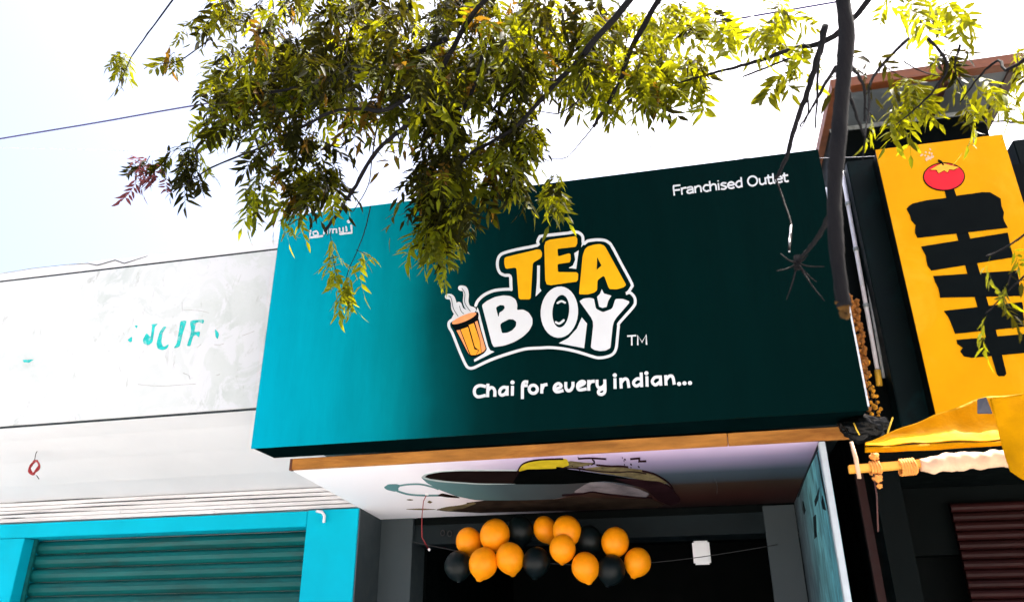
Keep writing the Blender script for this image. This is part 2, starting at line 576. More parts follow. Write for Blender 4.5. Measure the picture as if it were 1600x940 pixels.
# white fillings between the letters
for L in (z1([(545, 470), (578, 470), (575, 740), (595, 775), (525, 845), (540, 680)]),
          z2([(190, 285), (160, 510), (70, 498), (120, 470), (148, 400), (135, 320)]),
          z2([(240, 130), (262, 190), (222, 245), (232, 190)]),
          z4([(540, 80), (562, 125), (640, 148), (608, 200), (590, 265), (545, 275), (512, 262), (490, 160), (520, 130)]),
          z4([(330, 375), (385, 440), (355, 697), (90, 645), (190, 590), (280, 490)]),
          z3([(45, 290), (62, 330), (165, 730), (190, 775), (235, 790), (120, 850), (10, 905), (5, 880), (120, 810), (135, 760), (60, 430), (30, 340)])):
    mb.slab([L], S, 0, 0.0036)
mb.build('logo_outline', M['white_print'], sign)
T = z1([(145, 378), (170, 365), (540, 275), (585, 278), (602, 310), (600, 360), (575, 385), (490, 435), (465, 865), (445, 882), (335, 882), (318, 865), (290, 490), (175, 507), (155, 500), (140, 440)])
Eo = z1([(630, 165), (1012, 112), (1034, 140), (1034, 200), (1012, 240), (790, 265), (800, 360), (930, 322), (950, 330), (954, 390), (942, 430), (792, 450), (798, 550), (1027, 553), (1045, 570), (1042, 640), (1022, 665), (645, 718)])
A = z2([(265, 275), (300, 240), (380, 215), (450, 208), (500, 225), (520, 250), (770, 705), (740, 735), (660, 760), (570, 758), (555, 735), (500, 590), (430, 640), (420, 660), (415, 770), (380, 800), (300, 822), (195, 820), (200, 760), (240, 350)])
Ah = z2([(415, 365), (470, 470), (410, 525)])
Bo = z3([(95, 265), (150, 220), (240, 175), (340, 155), (420, 165), (475, 200), (495, 260), (490, 322), (560, 316), (625, 350), (665, 415), (665, 480), (630, 550), (560, 620), (460, 680), (350, 720), (230, 738), (208, 700)])
Bh1 = z3([(252, 290), (300, 262), (345, 268), (355, 300), (330, 330), (295, 350), (285, 395), (278, 395)])
Bh2 = z3([(297, 475), (400, 422), (450, 425), (485, 455), (480, 505), (440, 550), (385, 578), (322, 583)])


def ell(cx, cy, rx, ry, rot=0, n=32):
    return [(cx + rx * math.cos(t) * math.cos(rot) - ry * math.sin(t) * math.sin(rot), cy + rx * math.cos(t) * math.sin(rot) + ry * math.sin(t) * math.cos(rot)) for t in [2 * math.pi * q / n for q in range(n)]]


Oo = z4(ell(95, 320, 196, 268, 0.07))
Oh = z4(ell(110, 310, 88, 172, 0.09))
Yo = z4([(305, 205), (350, 178), (410, 170), (458, 180), (478, 285), (552, 322), (650, 285), (683, 182), (760, 182), (828, 208), (825, 225), (660, 415), (630, 695), (580, 722), (520, 728), (460, 715), (425, 690), (455, 415)])
for nm, loops, mt, cl in (('T', [round_poly(T, 2)], 'orange_print', 'orange'), ('E', [round_poly(Eo, 2, .35)], 'orange_print', 'orange'), ('A', [round_poly(A, 2), Ah], 'orange_print', 'orange'),
                          ('B', [round_poly(Bo, 2), round_poly(Bh1, 2), round_poly(Bh2, 2)], 'white_print', 'white'), ('O', [Oo, Oh], 'white_print', 'white'), ('Y', [round_poly(Yo, 2, .4)], 'white_print', 'white')):
    tag(MB().slab(loops, S, 0, 0.004).build('letter', M[mt], sign), '%s letter %s of the logo' % (cl, nm))
mb = MB()
mb.stroke(z4([(75, 225), (115, 205), (155, 222)]), 3, S, 0, 0.003)
mb.stroke(z4([(58, 425), (95, 438), (140, 405)]), 3.2, S, 0, 0.003)
mb.build('letter_highlight', M['white_print'], sign)
# --- tea glass with steam
mb = MB()
mb.stroke(z5([(108, 185), (140, 190), (160, 235), (165, 290), (195, 340), (215, 365)]), 8.5, S, 0, 0.0030)
mb.stroke(z5([(222, 112), (255, 120), (268, 165), (265, 230), (285, 280), (330, 300)]), 8.5, S, 0, 0.0034)
mb.stroke(z5([(205, 255), (225, 300), (265, 325)]), 9, S, 0, 0.0038)
mb.slab([z5([(165, 330), (330, 285), (345, 320), (140, 400), (130, 395)])], S, 0, 0.0026)
mb.build('steam_print', M['white_print'], sign)
mb = MB()
for L in ([(118, 180), (140, 200), (160, 290), (200, 355)], [(233, 115), (258, 160), (258, 240), (305, 312)], [(212, 268), (225, 310), (250, 335)]):
    mb.stroke(z5(L), 0.9, S, 0, 0.0052)
mb.build('steam_line_print', M['teal_line'], sign)
MB().slab([round_poly(z5([(134, 425), (190, 372), (280, 335), (368, 315), (378, 340), (372, 385), (448, 640), (430, 668), (340, 705), (300, 700), (275, 668), (178, 482)]), 2)], S, 0, 0.0045).build('tea_glass_print', M['black_print'], sign)
mb = MB()
mb.slab([z5([(222, 470), (285, 448), (340, 640), (375, 650), (352, 690), (310, 690), (292, 650)])], S, 0, 0.0060)
mb.slab([z5([(292, 432), (335, 415), (385, 560), (400, 672), (358, 688), (382, 650), (345, 620)])], S, 0, 0.0060)
mb.build('tea_print', M['tea_print'], sign)
mb = MB()
mb.slab([z5([(186, 478), (215, 472), (285, 655), (300, 688), (285, 668)])], S, 0, 0.0060)
mb.slab([z5([(345, 405), (366, 395), (438, 635), (425, 655), (404, 670), (390, 560)])], S, 0, 0.0060)
mb.disc(*[z5([(252, 374)])[0]], 20.5, 4.8, S, 0, 0.0060, -0.40)
mb.build('tea_glass_highlight', M['tea_pale'], sign)
# --- slogan, pen-drawn letters
z6 = lambda L: zc(L, 730, 575, 8.8889)
z7 = lambda L: zc(L, 900, 565, 8.4211)
W = 4.7
slog = [
    ('C', z6, [[(245, 252), (180, 240), (122, 265), (100, 320), (115, 375), (160, 397), (243, 380)]], None),
    ('h', z6, [[(289, 232), (285, 385)], [(290, 310), (325, 270), (365, 278), (385, 320), (385, 380)]], None),
    ('a', z6, [[(550, 268), (500, 265), (460, 300), (452, 345), (475, 373), (520, 362), (550, 325)], [(556, 264), (556, 365)]], None),
    ('i', z6, [[(630, 262), (628, 365)]], (630, 197)),
    ('f', z6, [[(832, 190), (795, 190), (772, 228), (768, 300), (768, 412)], [(772, 242), (826, 240)]], None),
    ('o', z6, [ell(918, 292, 57, 56, 0, 12)], None),
    ('r', z6, [[(1040, 235), (1036, 335)], [(1040, 290), (1062, 240), (1100, 228)]], None),
    ('e', z6, [[(1215, 292), (1292, 265), (1303, 235), (1268, 212), (1222, 240), (1210, 290), (1230, 322), (1270, 326), (1322, 312)]], None),
    ('v', z6, [[(1370, 208), (1372, 275), (1400, 312), (1440, 300), (1468, 250), (1470, 205)]], None),
    ('e', z7, [[(28, 328), (100, 290), (110, 264), (72, 258), (30, 290), (22, 335), (45, 368), (125, 358)]], None),
    ('r', z7, [[(168, 255), (168, 365)], [(170, 305), (192, 265), (232, 256)]], None),
    ('y', z7, [[(277, 252), (280, 310), (305, 342), (350, 330), (378, 300)], [(379, 248), (381, 385), (350, 425), (312, 425), (295, 402), (312, 372), (378, 345)]], None),
    ('i', z7, [[(513, 232), (515, 340)]], (511, 177)),
    ('n', z7, [[(590, 228), (595, 335)], [(595, 275), (635, 228), (678, 240), (695, 328)]], None),
    ('d', z7, [[(850, 226), (800, 225), (760, 265), (765, 300), (800, 318), (852, 288)], [(858, 158), (864, 318)]], None),
    ('i', z7, [[(933, 205), (936, 312)]], (927, 150)),
    ('a', z7, [[(1105, 200), (1040, 205), (1005, 250), (1015, 285), (1050, 304), (1098, 270)], [(1110, 197), (1116, 300)]], None),
    ('n', z7, [[(1180, 192), (1185, 295)], [(1186, 238), (1228, 190), (1272, 200), (1291, 285)]], None),
    ('.', z7, [], (1357, 290)), ('.', z7, [], (1428, 282)), ('.', z7, [], (1500, 278)),
]
for ch, zf, strokes, dot in slog:
    mb = MB()
    for k, L in enumerate(strokes):
        mb.stroke(zf(L), W, S, 0, 0.003 + 0.0008 * k, 7, closed=(ch == 'o'), flat=0 if ch == 'o' else 1.9)
    if dot:
        mb.disc(zf([dot])[0], 3.3, 3.1, S, 0, 0.003)
    mb.build('slogan_letter', M['white_print'], sign)
# --- small generic pen alphabet (unit box, x height 0.68)
PEN = {
    'F': (.52, [[(.5, 1), (.15, 1), (.05, .9), (.05, 0)], [(.05, .52), (.44, .52)]]), 'r': (.36, [[(.06, .66), (.06, 0)], [(.06, .4), (.16, .62), (.36, .66)]]),
    'a': (.56, [[(.08, .6), (.3, .68), (.46, .55), (.46, 0)], [(.46, .38), (.2, .38), (.06, .2), (.2, .02), (.46, .12)]]),
    'n': (.56, [[(.06, .66), (.06, 0)], [(.06, .45), (.25, .66), (.44, .55), (.46, 0)]]), 'c': (.48, [[(.44, .62), (.22, .66), (.06, .34), (.22, .02), (.44, .06)]]),
    'h': (.56, [[(.06, 1), (.06, 0)], [(.06, .45), (.25, .66), (.44, .55), (.46, 0)]]), 'i': (.18, [[(.08, .66), (.08, 0)], [(.08, .92), (.08, .94)]]),
    's': (.48, [[(.42, .62), (.2, .67), (.08, .5), (.24, .36), (.42, .2), (.28, .01), (.06, .06)]]), 'e': (.54, [[(.07, .36), (.47, .36), (.42, .58), (.26, .67), (.08, .5), (.07, .2), (.24, .0), (.46, .06)]]),
    'd': (.56, [[(.46, 1), (.46, 0)], [(.46, .62), (.24, .66), (.06, .34), (.22, .02), (.46, .14)]]), 'O': (.78, [ell(.36, .5, .32, .5, 0, 12)]),
    'u': (.56, [[(.06, .66), (.08, .16), (.24, .01), (.46, .2)], [(.46, .66), (.46, 0)]]), 't': (.36, [[(.12, .9), (.12, .16), (.22, .0), (.34, .04)], [(.0, .66), (.34, .66)]]),
    'l': (.2, [[(.08, 1), (.08, .14), (.16, .0)]]), 'T': (.62, [[(.02, 1), (.58, 1)], [(.3, 1), (.3, 0)]]), 'M': (.8, [[(.08, 0), (.1, 1), (.38, .25), (.66, 1), (.68, 0)]]), ' ': (.3, []),
}


def pen_text(text, start, end, size, w, mapf, name, mat, parent, slant=0.0):
    tot = sum(PEN[c][0] for c in text)
    dx, dy = (end[0] - start[0]) / tot, (end[1] - start[1]) / tot
    up = (slant, -1)
    x = 0
    for c in text:
        wd, strokes = PEN[c]
        if strokes:
            mb = MB()
            for k, L in enumerate(strokes):
                P = [(start[0] + dx * (x + a) + up[0] * size * b, start[1] + dy * (x + a) + up[1] * size * b) for a, b in L]
                mb.stroke(P, w, mapf, 0, 0.003 + 0.0008 * k, 1 if c in 'TM' else 5, closed=(c == 'O'), flat=0 if c == 'O' else 0.7)
            mb.build(name, mat, parent)
        x += wd


pen_text('Franchised Outlet', (1052.5, 305.5), (1232, 283.5), 14.5, 2.5, S, 'caption_letter', M['white_print'], sign, -0.10)
pen_text('TM', (980.5, 539.5), (1013, 537.5), 14.5, 2.3, S, 'trademark_letter', M['white_print'], sign, -0.02)
zk = lambda L: zc(L, 430, 320, 5.222)
mb = MB()                    # the bracketed mark in the corner
mb.stroke(zk([(288, 210), (283, 268), (385, 255)]), 3.2, S, 0, 0.003, 1)
mb.stroke(zk([(530, 238), (625, 228), (622, 170)]), 3.2, S, 0, 0.003, 1)
mb.disc(zk([(600, 138)])[0], 2.6, 2.6, S, 0, 0.003)
mb.stroke(zk([(310, 225), (340, 215), (350, 245), (318, 250), (312, 235)]), 2.2, S, 0, 0.003, 3)
mb.stroke(zk([(398, 240), (400, 205), (425, 205), (425, 240)]), 2.2, S, 0, 0.003, 1)
mb.stroke(zk([(448, 232), (448, 198), (472, 200), (472, 230)]), 2.2, S, 0, 0.003, 1)
mb.stroke(zk([(478, 200), (500, 198), (502, 230)]), 2.2, S, 0, 0.0036, 1)
mb.stroke(zk([(525, 192), (528, 222), (555, 222), (555, 188)]), 2.2, S, 0, 0.003, 1)
mb.stroke(zk([(580, 180), (584, 215)]), 2.4, S, 0, 0.003, 1)
mb.build('corner_mark', M['white_print'], sign)

# ================================================================== LEFT BUILDING
LY = 4.75
LX0, LX1 = -11.0, -2.60
left = thing('white_building', 'old whitewashed shop building with cyan shop front on the left', 'building', (-6.5, 8, 0))
ZT, ZB = 1.6 + 2.80, 1.6 + 1.557
MB().box(LX0, LX1, LY, LY + 0.16, ZB + 0.012, ZT - 0.008).build('fascia', M['render'], left, 0.004)
mb = MB()
mb.box(LX0, LX1, LY + 0.012, LY + 0.15, ZT - 0.008, ZT + 0.010)
mb.box(LX0, LX1, LY + 0.012, LY + 0.15, ZB - 0.003, ZB + 0.012)
mb.build('fascia_joint', M['groove'], left)
vs = []
mb = MB()                    # the weathered top course
N = 60
for i in range(N + 1):
    x = LX0 + (LX1 - LX0) * i / N
    h = ZT + 0.075 + 0.012 * rng.random()
    vs += [(x, LY + 0.004, ZT + 0.010), (x, LY + 0.004, h), (x, LY + 0.15, h + .01), (x, LY + 0.15, ZT + 0.010)]
fs = []
for i in range(N):
    for k in range(4):
        fs.append((i * 4 + k, i * 4 + (k + 1) % 4, i * 4 + 4 + (k + 1) % 4, i * 4 + 4 + k))
mb.add(vs, fs).build('parapet', M['white_paint'], left)
mb = MB()
for L in (zc([(0, 835), (120, 815), (250, 800), (340, 795), (375, 802), (445, 782), (480, 795), (570, 766)], 0, 90, 2.4725),):
    P = [PY(u, v, LY - 0.001) for u, v in L]
    mb.tube(P, [0.0015, 0.002, 0.002, 0.003, 0.004, 0.004, 0.004, 0.002], 5)
mb.build('crack', M['groove'], left)
# haunched underside from the fascia back to the shop front
mb = MB()
prof = [(LY + 0.02, ZB - 0.003), (LY + 0.25, ZB - 0.035), (LY + 0.6, ZB - 0.115), (LY + 0.95, ZB - 0.22), (6.03, 1.6 + 1.262)]
vs, fs = [], []
for x in (LX0, LX1):
    vs += [(x, y, z) for y, z in prof] + [(x, 6.03, ZB + .3), (x, LY + 0.02, ZB + .3)]
k = len(prof) + 2
for i in range(k):
    fs.append((i, (i + 1) % k, k + (i + 1) % k, k + i))
fs += [tuple(range(k))[::-1], tuple(range(k, 2 * k))]
mb.add(vs, fs)
mb.build('canopy_underside', M['white_paint'], left)
zs = [1.262, 1.226, 1.192, 1.158, 1.124, 1.090]
for i in range(5):           # painted boards above the cyan beam
    a, b = zs[i] + 1.6, zs[i + 1] + 1.6
    dl = (0.012, 0.02, 0.004, 0.016, 0.0)[i]
    y0 = 6.0 + 0.004 * ((i * 7) % 3)
    xs = LX0
    x_end = LX1 - 0.0
    xm = (-4.2, -5.3, -3.6, -4.8, -3.9)[i]
    for xa, xb, t0, t1 in ((xs, xm, dl, 0.002), (xm + 0.006, x_end, 0.003, 0.005)):
        MB().hexa([(xa, y0 - .004, b + t0 * .2 + .002), (xb, y0, b + t1 * .5), (xb, y0 + .05, b + t1 * .5), (xa, y0 + .05, b + t0 * .2 + .002),
                   (xa, y0 - .004, a - t0 - .002), (xb, y0, a - t1), (xb, y0 + .05, a - t1), (xa, y0 + .05, a - t0 - .002)]).build('board', M['plank'], left)
MB().box(LX0, LX1, 6.06, 6.10, 1.6 + 1.06, 1.6 + 1.30).build('board_backing', M['backing'], left)
for xa, za, xb, zb_ in ((-5.9, 1.259, -5.0, 1.264), (-5.2, 1.228, -3.5, 1.2255), (-4.1, 1.194, -2.95, 1.1915), (-6.1, 1.161, -5.1, 1.158), (-6.0, 1.128, -5.75, 1.125), (-5.4, 1.193, -4.6, 1.192)):
    MB().tube([(xa, 5.997, za + 1.6), ((xa + xb) / 2, 5.996, (za + zb_) / 2 + 1.6), (xb, 5.997, zb_ + 1.6)], [0.001, .0045, .001], 6).build('gap', M['groove'], left)
# cyan beam and pillars
ZC = 1.6 + 1.074
MB().box(LX0, -3.05, 5.985, 6.20, 1.6 + 0.952, ZC).build('beam', M['cyan_paint'], left, 0.004)
MB().box(-3.046, -2.604, 5.98, 6.20, 0, ZC + 0.004).build('pillar', M['cyan_paint'], left, 0.004)
MB().box(-6.3, -5.69, 5.98, 6.20, 0, 1.6 + 0.948).build('pillar', M['cyan_paint'], left, 0.004)
for i in range(22):          # rolling shutter
    z = 1.6 + 0.94 - i * 0.115
    mb = MB()
    vs, fs = [], []
    pr = [(6.16, 0.0), (6.125, -0.02), (6.112, -0.05), (6.125, -0.08), (6.16, -0.108), (6.19, -0.108), (6.19, 0.0)]
    for x in (-5.69, -3.05):
        vs += [(x, y, z + dz) for y, dz in pr]
    k = len(pr)
    for j in range(k):
        fs.append((j, (j + 1) % k, k + (j + 1) % k, k + j))
    fs += [tuple(range(k))[::-1], tuple(range(k, 2 * k))]
    mb.add(vs, fs, False).build('shutter_slat', M['shutter_teal'], left)
for xa in (-5.688, -3.086):
    MB().box(xa, xa + 0.036, 6.085, 6.108, 0, 1.6 + 0.948).build('guide_rail', M['shutter_teal'], left, 0.003)
MB().box(LX0, LX1 - 0.01, 6.22, 9.0, 0, ZT - 0.05).build('wall', M['white_paint'], left)
MB().box(LX0, LX1 - 0.012, LY + 0.17, 6.22, ZB + 0.31, ZT - 0.06).build('roof_slab', M['white_paint'], left)
# faded lettering on the fascia
zl = lambda L: zc(L, 160, 460, 5.2222)


def SL(u, v, d):
    p = PY(u, v, LY)
    p.y -= d
    return p


for L in ([(205, 370), (245, 340), (240, 385), (225, 388)], [(262, 255), (288, 250), (282, 278)],
          [(330, 370), (362, 310), (395, 352), (408, 258), (398, 242), (455, 238), (428, 262), (410, 390), (370, 415), (335, 400)],
          [(468, 305), (500, 262), (522, 262), (492, 310), (480, 390), (498, 430), (545, 402), (530, 440), (490, 455), (450, 440), (442, 400)],
          [(638, 215), (690, 212), (652, 330), (632, 425), (580, 440), (608, 400), (625, 300), (630, 270)],
          [(712, 212), (832, 205), (822, 240), (792, 224), (762, 230), (752, 308), (800, 300), (788, 350), (765, 328), (742, 338), (718, 420), (690, 420), (728, 300)],
          [(918, 278), (955, 320), (940, 365), (925, 345)]):
    L = zl(L)
    MB().slab([round_poly(L, 2, 0.6)], SL, 0, 0.0025).build('faded_letter', M['cyan_faded'], left)
mb = MB()
mb.slab([zc([(88, 228), (130, 226), (112, 238), (92, 236)], 0, 470, 2.4725)], SL, 0, 0.0025)
mb.build('paint_fleck', M['cyan_faded'], left)
mb = MB()
for L in ([(290, 732), (400, 742), (520, 745), (640, 735), (760, 728)], [(1140, 335), (1190, 318), (1240, 298)], [(930, 660), (960, 648)],
          [(915, 408), (960, 410), (990, 400)], [(775, 430), (805, 405)], [(660, 640), (690, 650), (712, 665), (715, 690)], [(172, 310), (178, 330)],
          [(650, 60), (652, 130), (700, 125), (800, 132), (870, 150)]):
    MB().tube([PY(u, v, LY + 0.0003) for u, v in zl(L)], 0.0018, 5).build('crack', M['grime'], left)
# small white downpipe stub on the pillar
MB().tube([PY(495, 798, 5.965), PY(503, 799, 5.95), PY(507, 805, 5.95), PY(506, 816, 5.955)], 0.012, 8).build('drain_spout', M['pipe'], left)
# coil of red cable
cz = PY(53, 730, 5.15)
coil = thing('cable_coil', 'small coil of red cable hanging under the white canopy at far left', 'cable', (cz.x, cz.y, cz.z))
mb = MB()
for q in range(3):
    pts = [cz + Vector((0.036 * math.cos(t) + 0.003 * q, 0.01 * math.sin(3 * t + q), 0.052 * math.sin(t) + 0.002 * q)) for t in [2 * math.pi * k / 24 for k in range(25)]]
    mb.tube(pts, 0.0065, 6, caps=False)
mb.build('coil', M['wire_red'], coil)
mb = MB()
mb.tube([PY(54, 718, 5.15), PY(56, 708, 5.16), PY(61, 699, 5.2)], 0.003, 5)
mb.tube([PY(57, 742, 5.15), PY(61, 748, 5.15)], 0.003, 5)
mb.build('wire_end', M['wire_black'], coil)

# ================================================================== TEA SHOP
shop = thing('tea_shop', 'tea shop front with printed ceiling and dark entrance below the teal sign', 'shop', (-0.9, 7.5, 0))
X0, X1 = -2.586, 0.733
# fascia timber under the sign
zt0, zt1 = 2.728, 2.800
j = PY(1137, 690, 4.77).x
for a, b in ((-2.575, j), (j + 0.004, 0.905)):
    MB().box(a, b, 4.765, 4.80, zt0, zt1).build('timber_batten', M['timber'], shop, 0.003)
MB().box(-2.592, -2.576, 4.765, 4.80, zt0 - .004, zt1).build('timber_end', M['timber_dark'], shop)
# printed soffit
Pa, Pb = (4.80, 2.728), (6.40, 2.651)
sl_ = (Pb[1] - Pa[1]) / (Pb[0] - Pa[0])


def SF(u, v, d):
    dr = ray(u, v)
    # plane z = Pa.z + sl*(y-Pa.y)
    t = (Pa[1] - sl_ * Pa[0] - EYE.z) / (dr.z - sl_ * dr.y)
    p = EYE + dr * t
    p.z -= d
    return p


m, n, p = base_mat('soffit_print')
tc = nd(n, 'ShaderNodeTexCoord')
sx = nd(n, 'ShaderNodeSeparateXYZ')
n.links.new(tc.outputs['Object'], sx.inputs[0])


def mapr(src, a, b):
    r = nd(n, 'ShaderNodeMapRange')
    n.links.new(src, r.inputs[0])
    r.inputs[1].default_value = a
    r.inputs[2].default_value = b
    return r.outputs[0]


# object coordinates: x relative to -0.9, y relative to 7.5
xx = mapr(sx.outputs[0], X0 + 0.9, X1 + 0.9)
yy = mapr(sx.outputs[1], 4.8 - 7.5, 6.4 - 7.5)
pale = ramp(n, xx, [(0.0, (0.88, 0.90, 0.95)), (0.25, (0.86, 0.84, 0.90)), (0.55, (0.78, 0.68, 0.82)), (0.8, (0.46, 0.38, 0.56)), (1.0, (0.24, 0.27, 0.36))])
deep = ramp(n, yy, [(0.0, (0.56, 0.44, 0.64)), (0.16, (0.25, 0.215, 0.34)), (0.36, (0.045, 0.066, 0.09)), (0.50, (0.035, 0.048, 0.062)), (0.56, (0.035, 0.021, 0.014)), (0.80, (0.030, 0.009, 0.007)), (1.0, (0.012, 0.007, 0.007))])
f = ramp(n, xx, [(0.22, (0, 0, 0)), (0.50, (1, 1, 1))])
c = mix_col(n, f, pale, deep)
n.links.new(c, p.inputs['Base Color'])
p.inputs['Roughness'].default_value = 0.6
p.inputs['Specular IOR Level'].default_value = 0.1
bump(n, p, noise(n, 3, 3), 0.06, 0.02)
M['soffit'] = m
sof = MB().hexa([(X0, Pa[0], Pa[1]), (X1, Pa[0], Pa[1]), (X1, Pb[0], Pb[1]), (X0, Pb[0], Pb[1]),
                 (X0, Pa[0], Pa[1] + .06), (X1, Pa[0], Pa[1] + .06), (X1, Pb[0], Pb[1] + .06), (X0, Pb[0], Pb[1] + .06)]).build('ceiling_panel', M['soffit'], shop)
pmx = lambda nm, c, v=0.25, sc=5: pm(nm, c, 0.8, v, sc, 0.0, spec=0.0)
M['pan_in'] = pmx('pan_inside_print', (0.010, 0.006, 0.0055))
m, n, p = base_mat('pan_side_print')
tc = nd(n, 'ShaderNodeTexCoord')
sx = nd(n, 'ShaderNodeSeparateXYZ')
n.links.new(tc.outputs['Object'], sx.inputs[0])
n.links.new(ramp(n, mapr(sx.outputs[0], -2.3 + 0.9, -0.65 + 0.9), [(0.0, (0.10, 0.26, 0.28)), (0.3, (0.10, 0.20, 0.21)), (0.6, (0.05, 0.075, 0.085)), (1.0, (0.04, 0.035, 0.036))]), p.inputs['Base Color'])
p.inputs['Roughness'].default_value = 0.8
p.inputs['Specular IOR Level'].default_value = 0.0
M['pan_out'] = m
M['pan_rim'] = pmx('pan_rim_print', (0.45, 0.52, 0.52))
M['brown_pr'] = pmx('brown_print', (0.028, 0.019, 0.014), 0.5, 7)
M['noodle_pr'] = pmx('yellow_print', (0.52, 0.40, 0.02), 0.3, 9)
M['olive_pr'] = pmx('olive_print', (0.14, 0.115, 0.06), 0.6, 14)
M['black_pr'] = pmx('ladle_black_print', (0.0015, 0.002, 0.002))
M['maroon_pr'] = pmx('maroon_print', (0.016, 0.007, 0.009), 0.4, 9)
M['arch_pr'] = pmx('pale_arch_print', (0.16, 0.145, 0.16), 0.5, 6)
q1 = lambda L: zc(L, 560, 700, 6.1538)
q2 = lambda L: zc(L, 780, 680, 5.0)
zr_ = lambda L: zc(L, 594, 688, 3.2)


def jag(L, amp=2.2):
    """torn edges: jitter between the traced points"""
    o2 = []
    n_ = len(L)
    for i in range(n_):
        a_, b_ = L[i], L[(i + 1) % n_]
        o2.append(a_)
        ln = math.hypot(b_[0] - a_[0], b_[1] - a_[1])
        kk = int(ln / 14)
        big = abs(b_[1] - a_[1]) > abs(b_[0] - a_[0]) * 0.8
        for t in range(1, kk):
            s_ = t / kk
            am = amp if big else amp * 0.25
            o2.append((a_[0] + (b_[0] - a_[0]) * s_ + rng.uniform(-am, am), a_[1] + (b_[1] - a_[1]) * s_ + rng.uniform(-am, am) * .4))
    return o2


def prnt(name, polys, mat, d, soft=True):
    mb_ = MB()
    for k_, L_ in enumerate(polys):
        mb_.slab([round_poly(zr_(L_), 3) if soft else zr_(L_)], SF, 0, d + .0002 * k_)
    return mb_.build(name, M[mat], sof)


prnt('floor_print', [[(330, 352), (300, 348), (370, 336), (350, 330), (440, 318), (430, 310), (520, 298), (640, 296), (870, 292), (960, 280), (1360, 290), (1420, 318), (1400, 331), (1000, 346), (500, 360)]], 'brown_pr', 0.0016, False)
prnt('speckle_print', [[(130, 294), (150, 291), (168, 295), (150, 298)], [(235, 306), (246, 298), (262, 306), (250, 312)], [(120, 341), (200, 338), (290, 342), (200, 345)], [(275, 345), (330, 330), (400, 322), (470, 305), (480, 312), (420, 335), (350, 350)]], 'olive_pr', 0.0022)
prnt('printed_pan', [[(205, 182), (222, 180), (300, 198), (500, 212), (900, 212), (1050, 203), (1040, 220), (1000, 245), (930, 275), (870, 290), (700, 296), (480, 296), (380, 275), (300, 245), (235, 210)]], 'pan_out', 0.0028)
prnt('pan_rim_print', [[(204, 182), (222, 167), (290, 151), (400, 144), (690, 146), (690, 214), (500, 217), (300, 204), (235, 193)]], 'pan_rim', 0.0034)
prnt('pan_inside_print', [[(222, 178), (240, 166), (300, 154), (400, 149), (700, 149), (770, 150), (770, 214), (500, 211), (340, 200), (250, 188)]], 'pan_in', 0.0042)
mb = MB()
mb.slab([round_poly(zr_([(18, 232), (40, 217), (80, 216), (105, 222), (90, 235), (92, 250), (70, 252), (35, 244)]), 2)], SF, 0, 0.0030)
mb.stroke(zr_([(95, 224), (140, 217), (200, 216), (255, 228), (290, 240)]), 2.0, SF, 0, 0.0034)
mb.stroke(zr_([(85, 250), (140, 266), (220, 272), (300, 272), (350, 274)]), 2.2, SF, 0, 0.0038)
mb.build('pan_handle_print', M['pan_out'], sof)
prnt('handle_shadow_print', [[(285, 272), (310, 262), (380, 276), (400, 284), (340, 281)]], 'pan_in', 0.0044)
prnt('printed_food', [[(692, 150), (702, 125), (730, 105), (790, 94), (900, 88), (935, 92), (945, 118), (905, 134), (780, 138), (735, 140)]], 'noodle_pr', 0.0052)
prnt('splash_print', [[(905, 120), (950, 100), (1010, 108), (1080, 112), (1010, 125), (960, 136)], [(1000, 142), (1100, 128), (1200, 132), (1310, 145), (1375, 165), (1440, 205), (1420, 215), (1300, 190), (1150, 165)]], 'olive_pr', 0.0046)
prnt('arch_print', [[(960, 258), (1040, 206), (1150, 208), (1280, 235), (1345, 262), (1330, 280), (1200, 272), (1060, 255)]], 'arch_pr', 0.0046)
prnt('ladle_print', [[(664, 206), (688, 165), (705, 148), (740, 138), (880, 138), (880, 126), (905, 128), (940, 142), (1000, 150), (1100, 165), (1200, 178), (1290, 200), (1395, 232), (1340, 236), (1200, 206), (1120, 198), (1000, 208), (900, 214), (680, 214)]], 'black_pr', 0.0060)
prnt('arc_print', [[(1160, 182), (1290, 192), (1400, 200), (1460, 235), (1505, 300), (1450, 322), (1385, 292), (1330, 238), (1250, 212)]], 'maroon_pr', 0.0066)
mb = MB()
for k, (L, w_) in enumerate((([(682, 172), (692, 140), (720, 110), (790, 93), (915, 88)], 1.0), ([(910, 268), (1000, 262), (1060, 252), (1130, 262), (1280, 278), (1360, 284)], 1.8), ([(1310, 148), (1375, 166), (1440, 206), (1465, 240)], 1.4),
                ([(900, 132), (960, 132), (1040, 142), (1150, 152), (1260, 150), (1330, 160)], 1.1), ([(990, 87), (1050, 84), (1130, 88)], .9), ([(1060, 90), (1072, 105), (1056, 116)], .8), ([(1080, 118), (1150, 124), (1200, 124), (1240, 128)], .8), ([(1250, 88), (1300, 84)], .8), ([(1290, 100), (1330, 98)], .7))):
    mb.stroke(zr_(L), w_, SF, 0, 0.0074 + .0003 * k)
for _ in range(22):
    mb.disc(zr_([(rng.uniform(950, 1340), rng.gauss(118, 14))])[0], rng.uniform(.5, 1.5), rng.uniform(.3, .8), SF, 0, 0.0070, rng.random(), 7)
mb.build('print_line', M['maroon_pr'], sof)
mb = MB()
mb.tube([SF(1117, 748, 0.002), SF(1120, 752, 0.03), SF(1119, 760, 0.05)], 0.0025, 5)
mb.build('ceiling_hook', M['wire_black'], sof)
